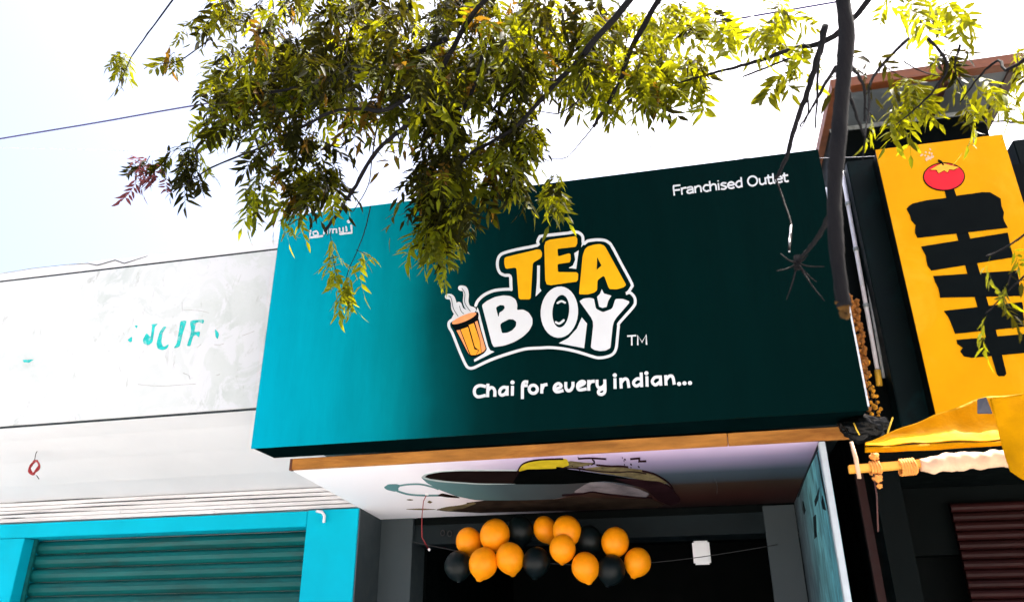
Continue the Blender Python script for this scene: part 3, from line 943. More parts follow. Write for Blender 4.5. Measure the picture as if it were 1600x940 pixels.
# piers, beam box, dark room
MB().box(X0 - .012, X0 - 0.002, 5.975, 7.0, 0, 2.72).build('return_wall', M['grey_wall'], shop)
xg = PY(645, 825, 6.42).x
MB().box(X0, xg, 6.42, 6.75, 0, 2.66).build('pier', M['grey_wall'], shop, 0.004)
MB().box(xg + 0.003, X1 + .3, 6.47, 6.80, 2.445, 2.66).build('shutter_box', M['dark_beam'], shop, 0.005)
MB().box(xg + 0.003, X1 + .3, 6.455, 6.469, 2.60, 2.655).build('box_lip', M['dark'], shop)
xr = PY(1195, 830, 6.5).x
MB().box(xr, X1 - 0.002, 6.42, 6.466, 0, 2.64).build('pier', M['grey_wall'], shop, 0.004)
mb = MB()
for u, v in ((692, 832), (703, 833)):
    a = PY(u, v, 6.462)
    mb.tube([a + Vector((0.018 * math.cos(t), -0.004, 0.022 * math.sin(t))) for t in [2 * math.pi * k / 10 for k in range(11)]], 0.005, 5)
mb.build('bracket', M['wire_black'], shop)
mb = MB()
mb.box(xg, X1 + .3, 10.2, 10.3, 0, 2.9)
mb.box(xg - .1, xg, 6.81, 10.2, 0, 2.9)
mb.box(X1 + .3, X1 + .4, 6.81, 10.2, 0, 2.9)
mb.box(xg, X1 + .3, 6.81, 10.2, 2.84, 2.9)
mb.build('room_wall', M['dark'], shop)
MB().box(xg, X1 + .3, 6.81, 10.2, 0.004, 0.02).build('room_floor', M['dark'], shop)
# body of the building behind the sign, lower than the sign top
MB().box(X0 + .02, X1 + .25, 4.81, 10.3, 2.92, 3.75).build('upper_wall', M['grey_wall'], shop)
# printed side panel on the right of the entrance
m, n, p = base_mat('side_panel_print')
tc = nd(n, 'ShaderNodeTexCoord')
sx = nd(n, 'ShaderNodeSeparateXYZ')
n.links.new(tc.outputs['Object'], sx.inputs[0])
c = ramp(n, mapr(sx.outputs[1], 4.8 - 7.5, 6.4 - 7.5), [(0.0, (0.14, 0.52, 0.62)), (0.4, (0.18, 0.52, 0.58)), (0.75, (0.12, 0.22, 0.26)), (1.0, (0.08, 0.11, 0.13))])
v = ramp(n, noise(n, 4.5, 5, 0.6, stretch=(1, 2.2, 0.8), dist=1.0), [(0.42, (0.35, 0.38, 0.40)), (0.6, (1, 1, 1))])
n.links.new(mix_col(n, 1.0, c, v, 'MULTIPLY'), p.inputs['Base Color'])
p.inputs['Roughness'].default_value = 0.35
M['side'] = m
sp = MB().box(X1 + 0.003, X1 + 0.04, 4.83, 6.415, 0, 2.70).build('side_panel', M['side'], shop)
MB().box(X1 - 0.004, X1 + 0.030, 4.772, 4.828, 0, 2.722).build('panel_edge', M['edge'], shop, 0.003)


def SP(u, v, d):
    q = PX(u, v, X1 + 0.003)
    q.x -= d
    return q


mb = MB()
q3 = lambda L: zc(L, 1060, 650, 4.7)
for L in ([(1000, 620), (1020, 570), (1035, 520), (1030, 600), (1008, 660)], [(1060, 580), (1075, 640), (1085, 690), (1062, 680), (1052, 630)], [(915, 620), (935, 690), (925, 720), (912, 680)], [(990, 740), (1010, 720), (1018, 880), (1000, 900)]):
    MB().slab([q3(L)], SP, 0, 0.002).build('leaf_print', M['dark_beam'], sp)
mb = MB()
mb.stroke(q3([(1018, 258), (950, 400), (880, 590)]), 1.6, SP, 0, 0.003)
mb.stroke(q3([(1020, 258), (1060, 480), (1120, 760), (1145, 900)]), 1.8, SP, 0, 0.003)
mb.build('panel_bead', M['dark_beam'], sp)
# hanging red wire
w = thing('hanging_wire', 'thin red wire hanging from the printed ceiling near the pan handle', 'wire', tuple(SF(667, 771, 0)))
pts = [SF(667, 771, 0.0), SF(662, 778, 0.02), SF(660, 790, 0.07)]
p0 = pts[-1]
pts += [p0 + Vector((-.005, .02, -.08)), p0 + Vector((-.01, .05, -.16)), p0 + Vector((0.03, .1, -.24))]
MB().tube(pts, 0.0035, 6).build('wire', M['wire_red'], w)
MB().tube([SF(667, 771, -0.001), SF(667, 771, 0.008)], 0.014, 10).build('ceiling_rose', M['lamp_white'], w)
MB().tube([pts[-1], pts[-1] + Vector((.012, 0, -.012))], 0.010, 8).build('connector', M['lamp_white'], w)
# white light fitting
a, b = PY(1081, 846, 6.30), PY(1108, 846, 6.30)
l = MB().box(a.x, b.x, 6.30, 6.36, a.z - 0.16, a.z + 0.008).build('box_lamp', M['lamp_white'], None, 0.012)
tag(l, 'small white box lamp under the dark shutter box right of the balloons', 'lamp')

# ================================================================== BALLOONS


def balloon_mesh(name, mat, kx):
    bm = bmesh.new()
    bmesh.ops.create_uvsphere(bm, u_segments=28, v_segments=18, radius=1)
    for v_ in bm.verts:
        z = v_.co.z
        s = 1 - 0.10 * max(0, -z) ** 1.5 - 0.06 * (max(0, -z) ** 4)
        v_.co.x *= s * kx
        v_.co.y *= s * kx
        v_.co.z = z * 1.10 - (0.10 if z < -0.97 else 0)
    me = bpy.data.meshes.new(name)
    bm.to_mesh(me)
    bm.free()
    for p_ in me.polygons:
        p_.use_smooth = True
    me.materials.append(mat)
    return me


BO = [balloon_mesh('balloon', M['balloon_orange'], 1.0), balloon_mesh('balloon', M['balloon_orange'], 0.95)]
BB = balloon_mesh('balloon', M['balloon_black'], 1.0)
kn = MB().tube([(0, 0, -1.08), (0, 0, -1.14), (0, 0, -1.2)], [0.05, 0.10, 0.14], 8).build('knot', M['balloon_orange'])
KM = kn.data
bpy.data.objects.remove(kn)
KMB = KM.copy()
KMB.materials.clear()
KMB.materials.append(M['balloon_black'])
bl = [  # u, v, radius px, Y, kind, label
    (733, 846, 20, 6.02, 0, 'orange balloon at the left end of the top row'),
    (773, 836, 23, 5.95, 0, 'orange balloon second from the left, left of the dark balloon'),
    (813, 829, 21, 6.05, 2, 'black balloon between the left pair and the middle trio of orange balloons'),
    (852, 827, 19, 6.05, 1, 'orange balloon squeezed behind the largest one, right of the black balloon'),
    (886, 829, 22, 5.93, 0, 'orange balloon standing highest in the middle of the row'),
    (879, 857, 20, 5.85, 0, 'orange balloon tucked in front under the highest one'),
    (920, 844, 21, 6.00, 2, 'black balloon between the middle trio and the right end orange balloon'),
    (961, 847, 21, 5.95, 0, 'orange balloon at the right end of the row'),
    (716, 884, 21, 5.90, 2, 'black balloon at the lower left end of the row'),
    (755, 880, 22, 5.86, 0, 'orange balloon low on the left under the left pair'),
    (797, 872, 22, 5.88, 0, 'orange balloon in the lower row under the left black balloon'),
    (838, 878, 21, 5.90, 2, 'black balloon in the lower row left of the front orange balloon'),
    (915, 886, 21, 5.86, 0, 'orange balloon in the lower row under the right black balloon'),
    (955, 890, 21, 5.90, 2, 'black balloon low at the right under the end orange balloon'),
    (996, 878, 20, 5.95, 0, 'orange balloon lowest and farthest right in the bunch'),
]
for i, (u, v, r, Y, kd, lb) in enumerate(bl):
    c = PY(u, v, Y)
    rr = r / F * (c - EYE).length * 0.98
    o = bpy.data.objects.new('balloon', (BO[kd] if kd < 2 else BB))
    o.location = c
    o.scale = (rr, rr, rr)
    o.rotation_euler = (rng.uniform(-.35, .35), rng.uniform(-.4, .4), rng.uniform(0, 6))
    col.objects.link(o)
    tag(o, lb, 'balloon', 'party balloons hung across the shop entrance')
    k = bpy.data.objects.new('knot', KM if kd < 2 else KMB)
    k.parent = o
    col.objects.link(k)
a, b = PY(640, 845, 6.2), PY(1215, 850, 6.2)
pts = [a.lerp(b, t / 20) + Vector((0, 0, -0.16 * math.sin(math.pi * t / 20))) for t in range(21)]
tag(MB().tube(pts, 0.003, 5).build('balloon_string', M['wire_black']), 'dark string stretched across the entrance behind the balloons', 'string')

# ================================================================== RIGHT SHOP
right = thing('dark_building', 'dark neighbouring shop with brown rolling shutter at the right edge', 'building', (3.2, 7, 0))
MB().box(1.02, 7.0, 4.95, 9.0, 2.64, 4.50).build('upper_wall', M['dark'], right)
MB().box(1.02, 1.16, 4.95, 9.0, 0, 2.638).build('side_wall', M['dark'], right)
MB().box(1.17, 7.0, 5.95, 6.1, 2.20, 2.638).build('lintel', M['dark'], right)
for i in range(42):
    z = 2.52 - i * 0.06
    mb = MB()
    pr = [(5.90, 0.0), (5.884, -0.012), (5.879, -0.028), (5.884, -0.044), (5.90, -0.056), (5.93, -0.056), (5.93, 0.0)]
    vs, fs = [], []
    for x in (1.66, 5.0):
        vs += [(x, y, z + dz) for y, dz in pr]
    k = len(pr)
    for q in range(k):
        fs.append((q, (q + 1) % k, k + (q + 1) % k, k + q))
    fs += [tuple(range(k))[::-1], tuple(range(k, 2 * k))]
    mb.add(vs, fs).build('shutter_slat', M['shutter_red'], right)
MB().box(1.17, 7.0, 6.11, 6.2, 0, 2.64).build('inner_wall', M['dark'], right)
a = PY(1352, 780, 5.2)
MB().box(a.x - .03, a.x + .03, 5.2, 5.26, 0, 2.62).build('door_post', M['rust'], right, 0.004)
# dark hoarding beside the yellow sign
hz = PY(1322, 252, 4.75)
hb = MB().box(1.180, 1.66, 4.75, 4.90, 2.66, 1.6 + 2.955).build('hoarding', M['dark_green'], None, 0.006)
tag(hb, 'dark green blank hoarding between the white pipe and the yellow sign', 'hoarding')
a = PY(1582, 219, 5.1)
hb = MB().box(a.x, a.x + 2.6, 5.1, 5.25, 2.9, a.z).build('hoarding', M['dark_green'], None, 0.006)
tag(hb, 'dark green hoarding behind the top right corner of the yellow sign', 'hoarding')
# yellow sign
YY = 4.60
ys = thing('yellow_sign', 'upright yellow signboard with a red tomato above black plank shapes', 'shop sign', (1.69, YY + .05, 2.62))
MB().box(1.327, 2.060, YY, YY + 0.008, 2.69, 1.6 + 2.921).build('sign_board', M['yellow_sign'], ys, 0.002)
MB().box(1.333, 2.054, YY + 0.009, YY + 0.14, 2.69, 1.6 + 2.915).build('sign_frame', M['dark'], ys)


def SYW(u, v, d):
    q = PY(u, v, YY)
    q.y -= d
    return q


zy = lambda L: zc(L, 1400, 230, 2.5405)
boards = [
    [(42, 245), (65, 225), (120, 212), (195, 203), (240, 194), (340, 180), (372, 180), (415, 205), (418, 235), (428, 260), (425, 280), (443, 320), (285, 338), (85, 360), (75, 340), (78, 310), (60, 290), (55, 270)],
    [(100, 395), (443, 340), (453, 390), (465, 437), (140, 490), (125, 470), (118, 430)],
    [(148, 512), (480, 490), (488, 540), (495, 590), (175, 597), (168, 560), (155, 535)],
    [(190, 650), (500, 615), (508, 712), (235, 740), (225, 715), (215, 690), (205, 670)],
    [(240, 765), (508, 742), (522, 780), (520, 815), (300, 835), (270, 830), (255, 810), (265, 795), (243, 780)]]
for L in boards:
    MB().slab([zy(jag(L))], SYW, 0, 0.004).build('plank_print', M['black_print'], ys)
mb = MB()
mb.slab([zy([(190, 165), (228, 160), (290, 350), (330, 490), (362, 610), (398, 735), (438, 898), (430, 908), (408, 908), (400, 900), (352, 735), (314, 600), (280, 490), (242, 350)])], SYW, 0, 0.003)
mb.build('stick_print', M['black_print'], ys)
tc_ = zy([(190, 118)])[0]
MB().disc(tc_, 32.8, 22.2, SYW, 0, 0.0036, -0.02, 32).build('tomato_outline', M['black_print'], ys)
MB().disc(tc_, 31.2, 20.6, SYW, 0, 0.0050, -0.02, 32).build('tomato_print', M['red_print'], ys)
cal = zy([(135, 92), (165, 74), (185, 66), (215, 74), (248, 82), (228, 92), (210, 90), (204, 102), (190, 94), (168, 106), (160, 92)])
MB().slab([[(x + (x - tc_[0]) * .06, y + (0.8 if y > tc_[1] - 12 else -.8)) for x, y in cal]], SYW, 0, 0.0060).build('calyx_outline', M['black_print'], ys)
MB().slab([cal], SYW, 0, 0.0072).build('calyx_print', M['calyx_print'], ys)
MB().stroke(zy([(186, 72), (178, 60), (168, 55)]), 2.6, SYW, 0, 0.0075, 3).build('stalk_print', M['black_print'], ys)
mb = MB()
for _ in range(14):
    u, v = 1450 + rng.gauss(0, 7), 243 + rng.gauss(0, 6)
    mb.disc((u, v), rng.uniform(1, 3), rng.uniform(.8, 2.2), SYW, 0, 0.0015 + rng.random() * .001, rng.random() * 3, 8)
mb.build('white_stain', M['tarp_pale'], ys)

# pipes beside the sign
pp = thing('drain_pipe', 'white plastic downpipe beside the right end of the teal sign', 'pipe', tuple(PY(1373, 590, 4.86)))
A_, B_ = PY(1316, 268, 4.86), PY(1371, 578, 4.86)
MB().tube([A_, A_.lerp(B_, .5), B_], 0.013, 12).build('pipe', M['pipe'], pp)
MB().tube([PY(1371, 578, 4.86), PY(1374, 602, 4.86)], 0.018, 12).build('pipe_end', M['brass'], pp)
mb = MB()
for t in (0.18, 0.42, 0.7):
    q = A_.lerp(B_, t)
    mb.tube([q + Vector((0, 0, -.012)), q + Vector((0, 0, .012))], 0.018, 10)
mb.build('pipe_clip', M['pipe_grey'], pp)
p2 = MB().tube([PY(1328, 290, 4.87), PY(1352, 410, 4.87), PY(1362, 480, 4.865), PY(1381, 590, 4.87)], 0.010, 8).build('conduit', M['pipe_grey'])
tag(p2, 'thin grey conduit just right of the white downpipe', 'pipe')


def flower(mb_, c, r):
    bm = bmesh.new()
    bmesh.ops.create_icosphere(bm, subdivisions=1, radius=r)
    vs_ = [c + v_.co * rng.uniform(.75, 1.2) for v_ in bm.verts]
    fs_ = [tuple(v_.index for v_ in f_.verts) for f_ in bm.faces]
    bm.free()
    mb_.add(vs_, fs_, False)


gl = [('dry_flower', [(1326, 462), (1334, 520), (1346, 580), (1356, 640)], 'brown dried flower garland hanging beside the sign edge', 0.020, 60),
      ('dry_flower', [(1336, 470), (1345, 530), (1352, 590)], 'short brown flower garland between the sign edge and the white pipe', 0.021, 46),
      ('marigold', [(1351, 560), (1362, 620), (1368, 655), (1376, 682)], 'yellow marigold garland hanging lowest over the black bag', 0.0165, 19),
      ('marigold', [(1360, 600), (1370, 630), (1379, 660)], 'short yellow marigold garland right of the longer one', 0.015, 12)]
for i, (mt, L, lb, r, k) in enumerate(gl):
    Y = 4.70 + 0.03 * i
    P = [PY(u, v, Y) for u, v in L]
    P = [Vector(x) for x in smooth2([tuple(x) for x in P], 8)]
    g_ = thing('flower_garland', lb, 'garland', tuple(P[0]), 'flower garlands beside the sign')
    MB().tube(P, 0.002, 4).build('thread', M['wire_black'], g_)
    mb = MB()
    for q in range(k):
        t = q / (k - 1) * (len(P) - 1)
        a0 = P[int(t)].lerp(P[min(len(P) - 1, int(t) + 1)], t - int(t))
        flower(mb, a0 + Vector((rng.uniform(-.014, .014), rng.uniform(-.01, .01), rng.uniform(-.01, .01))), r * rng.uniform(.7, 1.15))
    tag(mb.build('flowers', M[mt], g_), kind='stuff')
# black bag
c = PY(1350, 668, 4.62)
bm = bmesh.new()
bmesh.ops.create_icosphere(bm, subdivisions=4, radius=1)
for v_ in bm.verts:
    d_ = v_.co.copy()
    k = 1 + 0.12 * math.sin(7 * d_.x + 3 * d_.z) + 0.08 * math.sin(11 * d_.y + 5 * d_.x) + 0.06 * math.sin(17 * d_.z + 6 * d_.x)
    v_.co = Vector((d_.x * .125 * k, d_.y * .08 * k, d_.z * .072 * k)) + c
me = bpy.data.meshes.new('bag')
bm.to_mesh(me)
bm.free()
mb = MB()
mb.add([v_.co for v_ in me.vertices], [tuple(p_.vertices) for p_ in me.polygons], True)
bg_ = thing('black_bag', 'crumpled black plastic bag tied at the lower right corner of the teal sign', 'bag', tuple(c))
mb.build('bag_body', M['bag'], bg_)
MB().tube([PY(1334, 660, 4.52), PY(1338, 670, 4.515), PY(1343, 679, 4.53)], 0.004, 5).build('cord', M['cord_yellow'], bg_)
mb = MB()
mb.tube([PY(1386, 684, 4.53), PY(1388, 672, 4.52), PY(1392, 660, 4.53), PY(1395, 652, 4.56)], 0.005, 5)
mb.build('cord', M['cord_yellow'], bg_)

# ================================================================== TARPAULIN AND POLE
tp = thing('tarpaulin', 'yellow tarpaulin awning folded out below the yellow sign', 'awning', tuple(PY(1460, 700, 4.0)))


def grid_sheet(name, rows, mat, parent, th=0.004, su=6, wr=0.0):
    """rows: lists of points; spline across, thickness by offset copies"""
    G = [smooth2([tuple(p_) for p_ in r_], su) for r_ in rows]
    G = list(zip(*[smooth2([tuple(r_[i]) for r_ in G], su) for i in range(len(G[0]))]))
    nr, nc = len(G), len(G[0])
    vs_ = [Vector(p_) for r_ in G for p_ in r_]
    if wr:
        vs_ = [p_ + Vector((0, wr * (math.sin(p_.x * 41 + p_.z * 23) + .6 * math.sin(p_.x * 77 - p_.z * 60)), wr * math.sin(p_.x * 31 + 1.3))) for p_ in vs_]
    fs_ = [(r_ * nc + c_, r_ * nc + c_ + 1, (r_ + 1) * nc + c_ + 1, (r_ + 1) * nc + c_) for r_ in range(nr - 1) for c_ in range(nc - 1)]
    o_ = MB().add(vs_, fs_, True).build(name, mat, parent)
    md = o_.modifiers.new('thickness', 'SOLIDIFY')
    md.thickness = th
    return o_


rowT = [PY(1352, 692, 4.20), PY(1400, 672, 4.22), PY(1470, 645, 4.22), PY(1542, 620, 4.22), PY(1600, 616, 4.22), PY(1690, 606, 4.22)]
rowM = [PY(1352, 694, 4.17), PY(1410, 684, 4.19), PY(1470, 675, 4.19), PY(1542, 673, 4.19), PY(1600, 668, 4.19), PY(1690, 662, 4.19)]
rowB = [PY(1352, 697, 4.04), PY(1405, 694, 4.00), PY(1470, 690, 4.02), PY(1542, 688, 3.98), PY(1600, 684, 4.00), PY(1690, 678, 4.0)]
grid_sheet('tarpaulin_sheet', [rowT, rowM, rowB], M['tarp'], tp, 0.004, 6, 0.0035)
rowB2 = [p_ + Vector((0, 0.004, -0.004)) for p_ in rowB]
rowC = [PY(1352, 707, 4.05), PY(1405, 705, 4.01), PY(1470, 702, 4.03), PY(1542, 697, 3.99), PY(1600, 694, 4.01), PY(1690, 690, 4.01)]
grid_sheet('hem', [rowB2, rowC], M['tarp'], tp, 0.005, 4, 0.001)
fl = thing('tarpaulin', 'loose yellow tarpaulin corner hanging in front at the right edge', 'awning', tuple(PY(1620, 620, 3.7)))
r0 = [PY(1546, 622, 3.56), PY(1585, 616, 3.55), PY(1640, 608, 3.52), PY(1700, 602, 3.50)]
r1 = [PY(1556, 655, 3.58), PY(1590, 655, 3.57), PY(1645, 655, 3.54), PY(1705, 655, 3.52)]
r2 = [PY(1566, 700, 3.60), PY(1600, 705, 3.54), PY(1650, 710, 3.52), PY(1710, 712, 3.5)]
r3 = [PY(1578, 736, 3.56), PY(1606, 752, 3.52), PY(1655, 766, 3.50), PY(1715, 775, 3.5)]
grid_sheet('hanging_corner', [r0, r1, r2, r3], M['tarp'], fl, 0.005, 6, 0.002)
a = PY(1526, 623, 3.90)
MB().hexa([PY(1527, 646, 3.55), PY(1551, 646, 3.53), PY(1551, 646, 3.56), PY(1527, 646, 3.58), PY(1527, 623, 3.55), PY(1541, 620, 3.53), PY(1541, 620, 3.56), PY(1527, 623, 3.58)]).build('clip', M['clip'], fl, 0.002)
po = thing('wooden_pole', 'yellow wooden pole lashed across under the tarpaulin, its right half wrapped in pale cloth', 'pole', tuple(PY(1326, 735, 3.95)))
PYp = 3.95
h = 0.018
a, b = PY(1326, 733, PYp), PY(1640, 708, PYp)
MB().hexa([a + Vector((0, -h, -h)), b + Vector((0, -h, -h)), b + Vector((0, h, -h)), a + Vector((0, h, -h)), a + Vector((0, -h, h)), b + Vector((0, -h, h)), b + Vector((0, h, h)), a + Vector((0, h, h))]).build('pole', M['pole'], po, 0.003)
vs, fs = [], []
NC = 16
for t in range(0, 61):
    u = 1438 + t * 3.4
    c_ = PY(u, 727 - t * 0.30, PYp - 0.004)
    for k in range(NC):
        an = 2 * math.pi * k / NC
        r = 0.038 + 0.0035 * math.sin(t * .55 + an * 1.0) + 0.0025 * math.sin(t * .9 - an * 2) + rng.uniform(-.0012, .0012)
        r *= 0.72 + 0.28 * min(1, t / 5)
        r += 0.010 * math.exp(-((t - 16) / 5) ** 2) * max(0, math.sin(an))
        vs.append(c_ + Vector((0, r * math.cos(an), r * math.sin(an))))
for t in range(60):
    for k in range(NC):
        fs.append((t * NC + k, t * NC + (k + 1) % NC, t * NC + NC + (k + 1) % NC, t * NC + NC + k))
fs.append(tuple(range(NC)))
MB().add(vs, fs, True).build('cloth_wrap', M['tarp_pale'], po)
for k in range(4):                # cord bound round the pole
    q = PY(1361 + k * 4.2, 731 - k * .3, PYp)
    MB().tube([q + Vector((.003 * math.sin(t * 2), .028 * math.cos(t), .028 * math.sin(t))) for t in [2 * math.pi * s_ / 12 for s_ in range(13)]], 0.0065, 6).build('rope_turn', M['knot'], po)
for (u, v, r) in ((1366, 713, .021), (1371, 747, .022), (1374, 759, .013)):
    q = PY(u, v, PYp - .012)
    bm = bmesh.new()
    bmesh.ops.create_icosphere(bm, subdivisions=3, radius=1)
    mb = MB()
    mb.add([q + Vector((w_.co.x * r, w_.co.y * r * .8, w_.co.z * r * .85)) * (1 + .16 * math.sin(w_.co.x * 6 + w_.co.z * 5) + .10 * math.sin(w_.co.y * 9 - w_.co.z * 7)) for w_ in bm.verts], [tuple(w_.index for w_ in f_.verts) for f_ in bm.faces], True)
    bm.free()
    mb.build('rope_knot', M['knot'], po)
mb = MB()
for k in range(6):
    q = PY(1408 + k * 4, 730 - k * .4, PYp)
    mb.tube([q + Vector((.004 * math.sin(t * 2), .034 * math.cos(t), .034 * math.sin(t))) for t in [2 * math.pi * s_ / 12 for s_ in range(13)]], 0.007, 6)
mb.build('lashing', M['knot'], po)
MB().tube([PY(1330, 690, PYp - .03), PY(1337, 715, PYp - .032), PY(1343, 747, PYp - .03)], [0.008, .010, .009], 8).build('peg', M['tarp_pale'], po)
MB().tube([PY(1365, 740, PYp - .02), PY(1370, 775, PYp), PY(1372, 830, PYp + .02)], 0.004, 5).build('hanging_cord', M['rust'], po)

# ================================================================== ROOF SHED
sh = thing('roof_shed', 'dark box shed with flat brown-edged roof on top of the neighbouring building', 'shed', (2.2, 7.2, 4.5))
EY = 6.0                     # front eave
zf = PY(1300, 138, EY).z
xl, xr_ = PY(1300, 138, EY).x, PY(1603, 97, EY).x
zr = PY(1603, 97, EY).z
zf = (zf + zr) / 2
back = EY + 0.62
MB().box(xl + .10, xr_ - .10, EY + .10, back + 2.2, zf + 0.012, zf + 0.05).build('roof_sheet', M['roof_under'], sh)
MB().box(xl, xr_, EY, EY + .098, zf, zf + 0.10).build('eave_board', M['rim'], sh, 0.004)
MB().box(xl, xl + .098, EY + .10, back + 2.2, zf, zf + 0.10).build('eave_board', M['rim'], sh, 0.004)
MB().box(xr_ - .098, xr_, EY + .10, back + 2.2, zf, zf + 0.10).build('eave_board', M['rim_dark'], sh, 0.004)
MB().box(xl + .9, xl + .95, EY + .10, back, zf - 0.035, zf + 0.010).build('rafter', M['rim_dark'], sh)
wl, wr_ = xl + 0.06, xr_ - 0.16
MB().box(wl, wr_, back, back + 2.0, 3.9, zf + 0.010).build('wall', M['dark'], sh)
MB().box(wl - .004, wr_ + .004, back - .012, back - .001, zf - 0.035, zf + .008).build('wall_plate', M['pipe_grey'], sh)

# ================================================================== WIRES
def wire(label, L, Y0, Y1, r, mat, sag=0.0):
    n_ = len(L)
    P = [PY(u, v, Y0 + (Y1 - Y0) * i / (n_ - 1)) for i, (u, v) in enumerate(L)]
    P = [Vector(x) for x in smooth2([tuple(x) for x in P], 6)]
    tag(MB().tube(P, r, 6).build('overhead_cable', M[mat]), label, 'cable')


wire('thick dark blue overhead cable crossing the sky at upper left', [(-260, 262), (0, 217), (150, 192), (310, 164), (600, 118), (1000, 55), (1500, -30)], 4.2, 4.2, 0.007, 'wire_dark')
wire('thin pale overhead cable running just above the teal sign', [(-200, 228), (70, 232), (300, 239), (600, 244), (900, 246), (1280, 247), (1420, 240)], 5.6, 5.6, 0.0028, 'wire_thin')
wire('thin dark cable drooping from the shed past the yellow sign corner', [(1562, 160), (1585, 172), (1610, 190), (1660, 240)], 5.4, 5.2, 0.004, 'wire_black')

# ================================================================== TREE
tree = thing('neem_tree', 'neem tree with drooping leafy branches hanging in front of the shop signs', 'tree', (2.6, 1.5, 0))
hub = Vector((2.45, 1.75, 4.3))
MB().tube([(2.6, 1.5, -0.02), (2.57, 1.5, 0.4), (2.62, 1.53, 1.2), (2.55, 1.6, 2.4), (2.5, 1.68, 3.4), hub], [0.24, .19, .165, .15, .14, .13], 14).build('trunk', M['bark'], tree)


def limb(L, r0, r1, name='branch', start=None, mat='bark', sub=5):
    """L: (u, v, Y) points"""
    P = ([tuple(x) for x in start] if start else []) + [tuple(PY(u, v, Y)) for u, v, Y in L]
    P = [Vector(x) for x in smooth2(P, sub)]
    n_ = len(P)
    rs_ = []
    for i in range(n_):
        t = i / (n_ - 1)
        rs_.append((r0 + (r1 - r0) * t) * (1 + (.10 * math.sin(i * 2.3) if .004 < r0 < .025 else .06 * math.sin(i * .55))))
    wob_ = 0.25 * min(r0, .02) if r0 < .025 else 0.001
    P = [P[0]] + [p_ + Vector((rng.uniform(-wob_, wob_), rng.uniform(-wob_, wob_), rng.uniform(-wob_, wob_))) for p_ in P[1:-1]] + [P[-1]]
    if r0 > 0.025:
        rs_ = [q * (1 + rng.uniform(-.03, .03)) for q in rs_]
    return MB().tube(P, rs_, 14 if r0 > .025 else (9 if r0 > .01 else 6)).build(name, M[mat], tree)


up = lambda u, v, Y: PY(u, v, Y)
# the heavy broken limb on the right, close to the lens
limb([(1330, -60, 1.95), (1323, 60, 1.95), (1313, 180, 1.95), (1304, 300, 1.95), (1308, 400, 1.95), (1319, 478, 1.97)], 0.0268, 0.0175, start=[hub, (1.6, 1.85, 4.2), (0.95, 1.95, 3.75)], sub=9)
limb([(1318, 470, 1.972), (1320, 485, 1.975), (1324, 494, 1.98)], 0.0185, 0.008, mat='bark_brown')
limb([(1303, 318, 1.95), (1284, 362, 2.1), (1262, 390, 2.3), (1246, 410, 2.4)], 0.008, 0.006)
for (u, v) in ((1220, 396), (1288, 416), (1229, 468), (1288, 470), (1213, 423), (1262, 398), (1276, 440)):
    limb([(1246, 411, 2.4), ((1246 + u) / 2, (411 + v) / 2 + 3, 2.37), (u, v, 2.35 + rng.uniform(-.05, .05))], 0.003, 0.0012, 'twig', mat='twig', sub=3)
limb([(1246, 400, 2.4), (1246, 420, 2.4)], 0.012, 0.011, 'twig_node')
limb([(1212, 278, 2.63), (1226, 318, 2.57), (1236, 350, 2.5), (1233, 392, 2.42)], 0.003, 0.003, 'twig', mat='twig')
limb([(1236, 352, 2.49), (1234, 372, 2.46), (1233, 393, 2.42)], 0.0033, 0.0033, 'bare_twig', mat='wire_shiny')
# main limbs
limb([(960, 30, 2.7), (899, 98, 2.9), (850, 150, 3.0), (800, 203, 3.1), (738, 238, 3.2), (690, 290, 3.25)], 0.020, 0.006, start=[hub, (1.5, 2.1, 5.0), (0.7, 2.5, 4.95)])
limb([(780, -20, 2.7), (700, 90, 2.9), (640, 188, 3.0), (590, 235, 3.1), (556, 290, 3.2), (530, 330, 3.25), (508, 362, 3.3)], 0.016, 0.008, start=[hub, (1.4, 2.2, 5.1), (0.4, 2.6, 5.2)])
limb([(700, 60, 2.85), (600, 104, 3.0), (540, 120, 3.0), (460, 138, 3.05), (390, 150, 3.1), (330, 175, 3.1)], 0.014, 0.004)
limb([(640, 150, 2.9), (600, 172, 2.95), (530, 172, 3.0), (470, 200, 3.05), (410, 230, 3.1), (330, 262, 3.15), (270, 300, 3.2)], 0.012, 0.003)
limb([(590, 190, 3.0), (582, 240, 3.1), (575, 290, 3.2), (552, 330, 3.3)], 0.004, 0.002, 'twig', mat='twig')
limb([(579, 322, 3.3), (570, 360, 3.35), (558, 392, 3.4), (545, 420, 3.4)], 0.003, 0.002, 'twig', mat='twig')
limb([(760, 60, 2.9), (742, 130, 3.0), (712, 200, 3.1), (700, 260, 3.2), (690, 330, 3.3), (684, 410, 3.35)], 0.012, 0.003)
limb([(1040, -20, 2.8), (985, 80, 3.0), (970, 125, 3.05), (948, 165, 3.1), (927, 198, 3.15)], 0.014, 0.008)
limb([(927, 198, 3.15), (905, 225, 3.18), (885, 246, 3.2), (860, 248, 3.22)], 0.003, 0.0015, 'twig', mat='twig')
limb([(900, 60, 2.9), (920, 190 - 60, 2.95), (880, 175, 3.0), (838, 172, 3.05)], 0.006, 0.002)
limb([(1340, 20, 2.6), (1240, 75, 2.8), (1180, 97, 2.9), (1123, 112, 3.0), (1060, 130, 3.1)], 0.016, 0.004, start=[hub, (1.7, 2.2, 4.7)])
limb([(1160, 120, 2.95), (1200, 105, 2.9), (1260, 80, 2.8)], 0.004, 0.006)
limb([(1290, 40, 2.5), (1272, 110, 2.55), (1254, 165, 2.6), (1239, 210, 2.6), (1225, 256, 2.62), (1212, 280, 2.63)], 0.013, 0.006)
limb([(1284, 60, 2.52), (1278, 110, 2.5), (1277, 150, 2.5), (1274, 200, 2.5)], 0.006, 0.003)
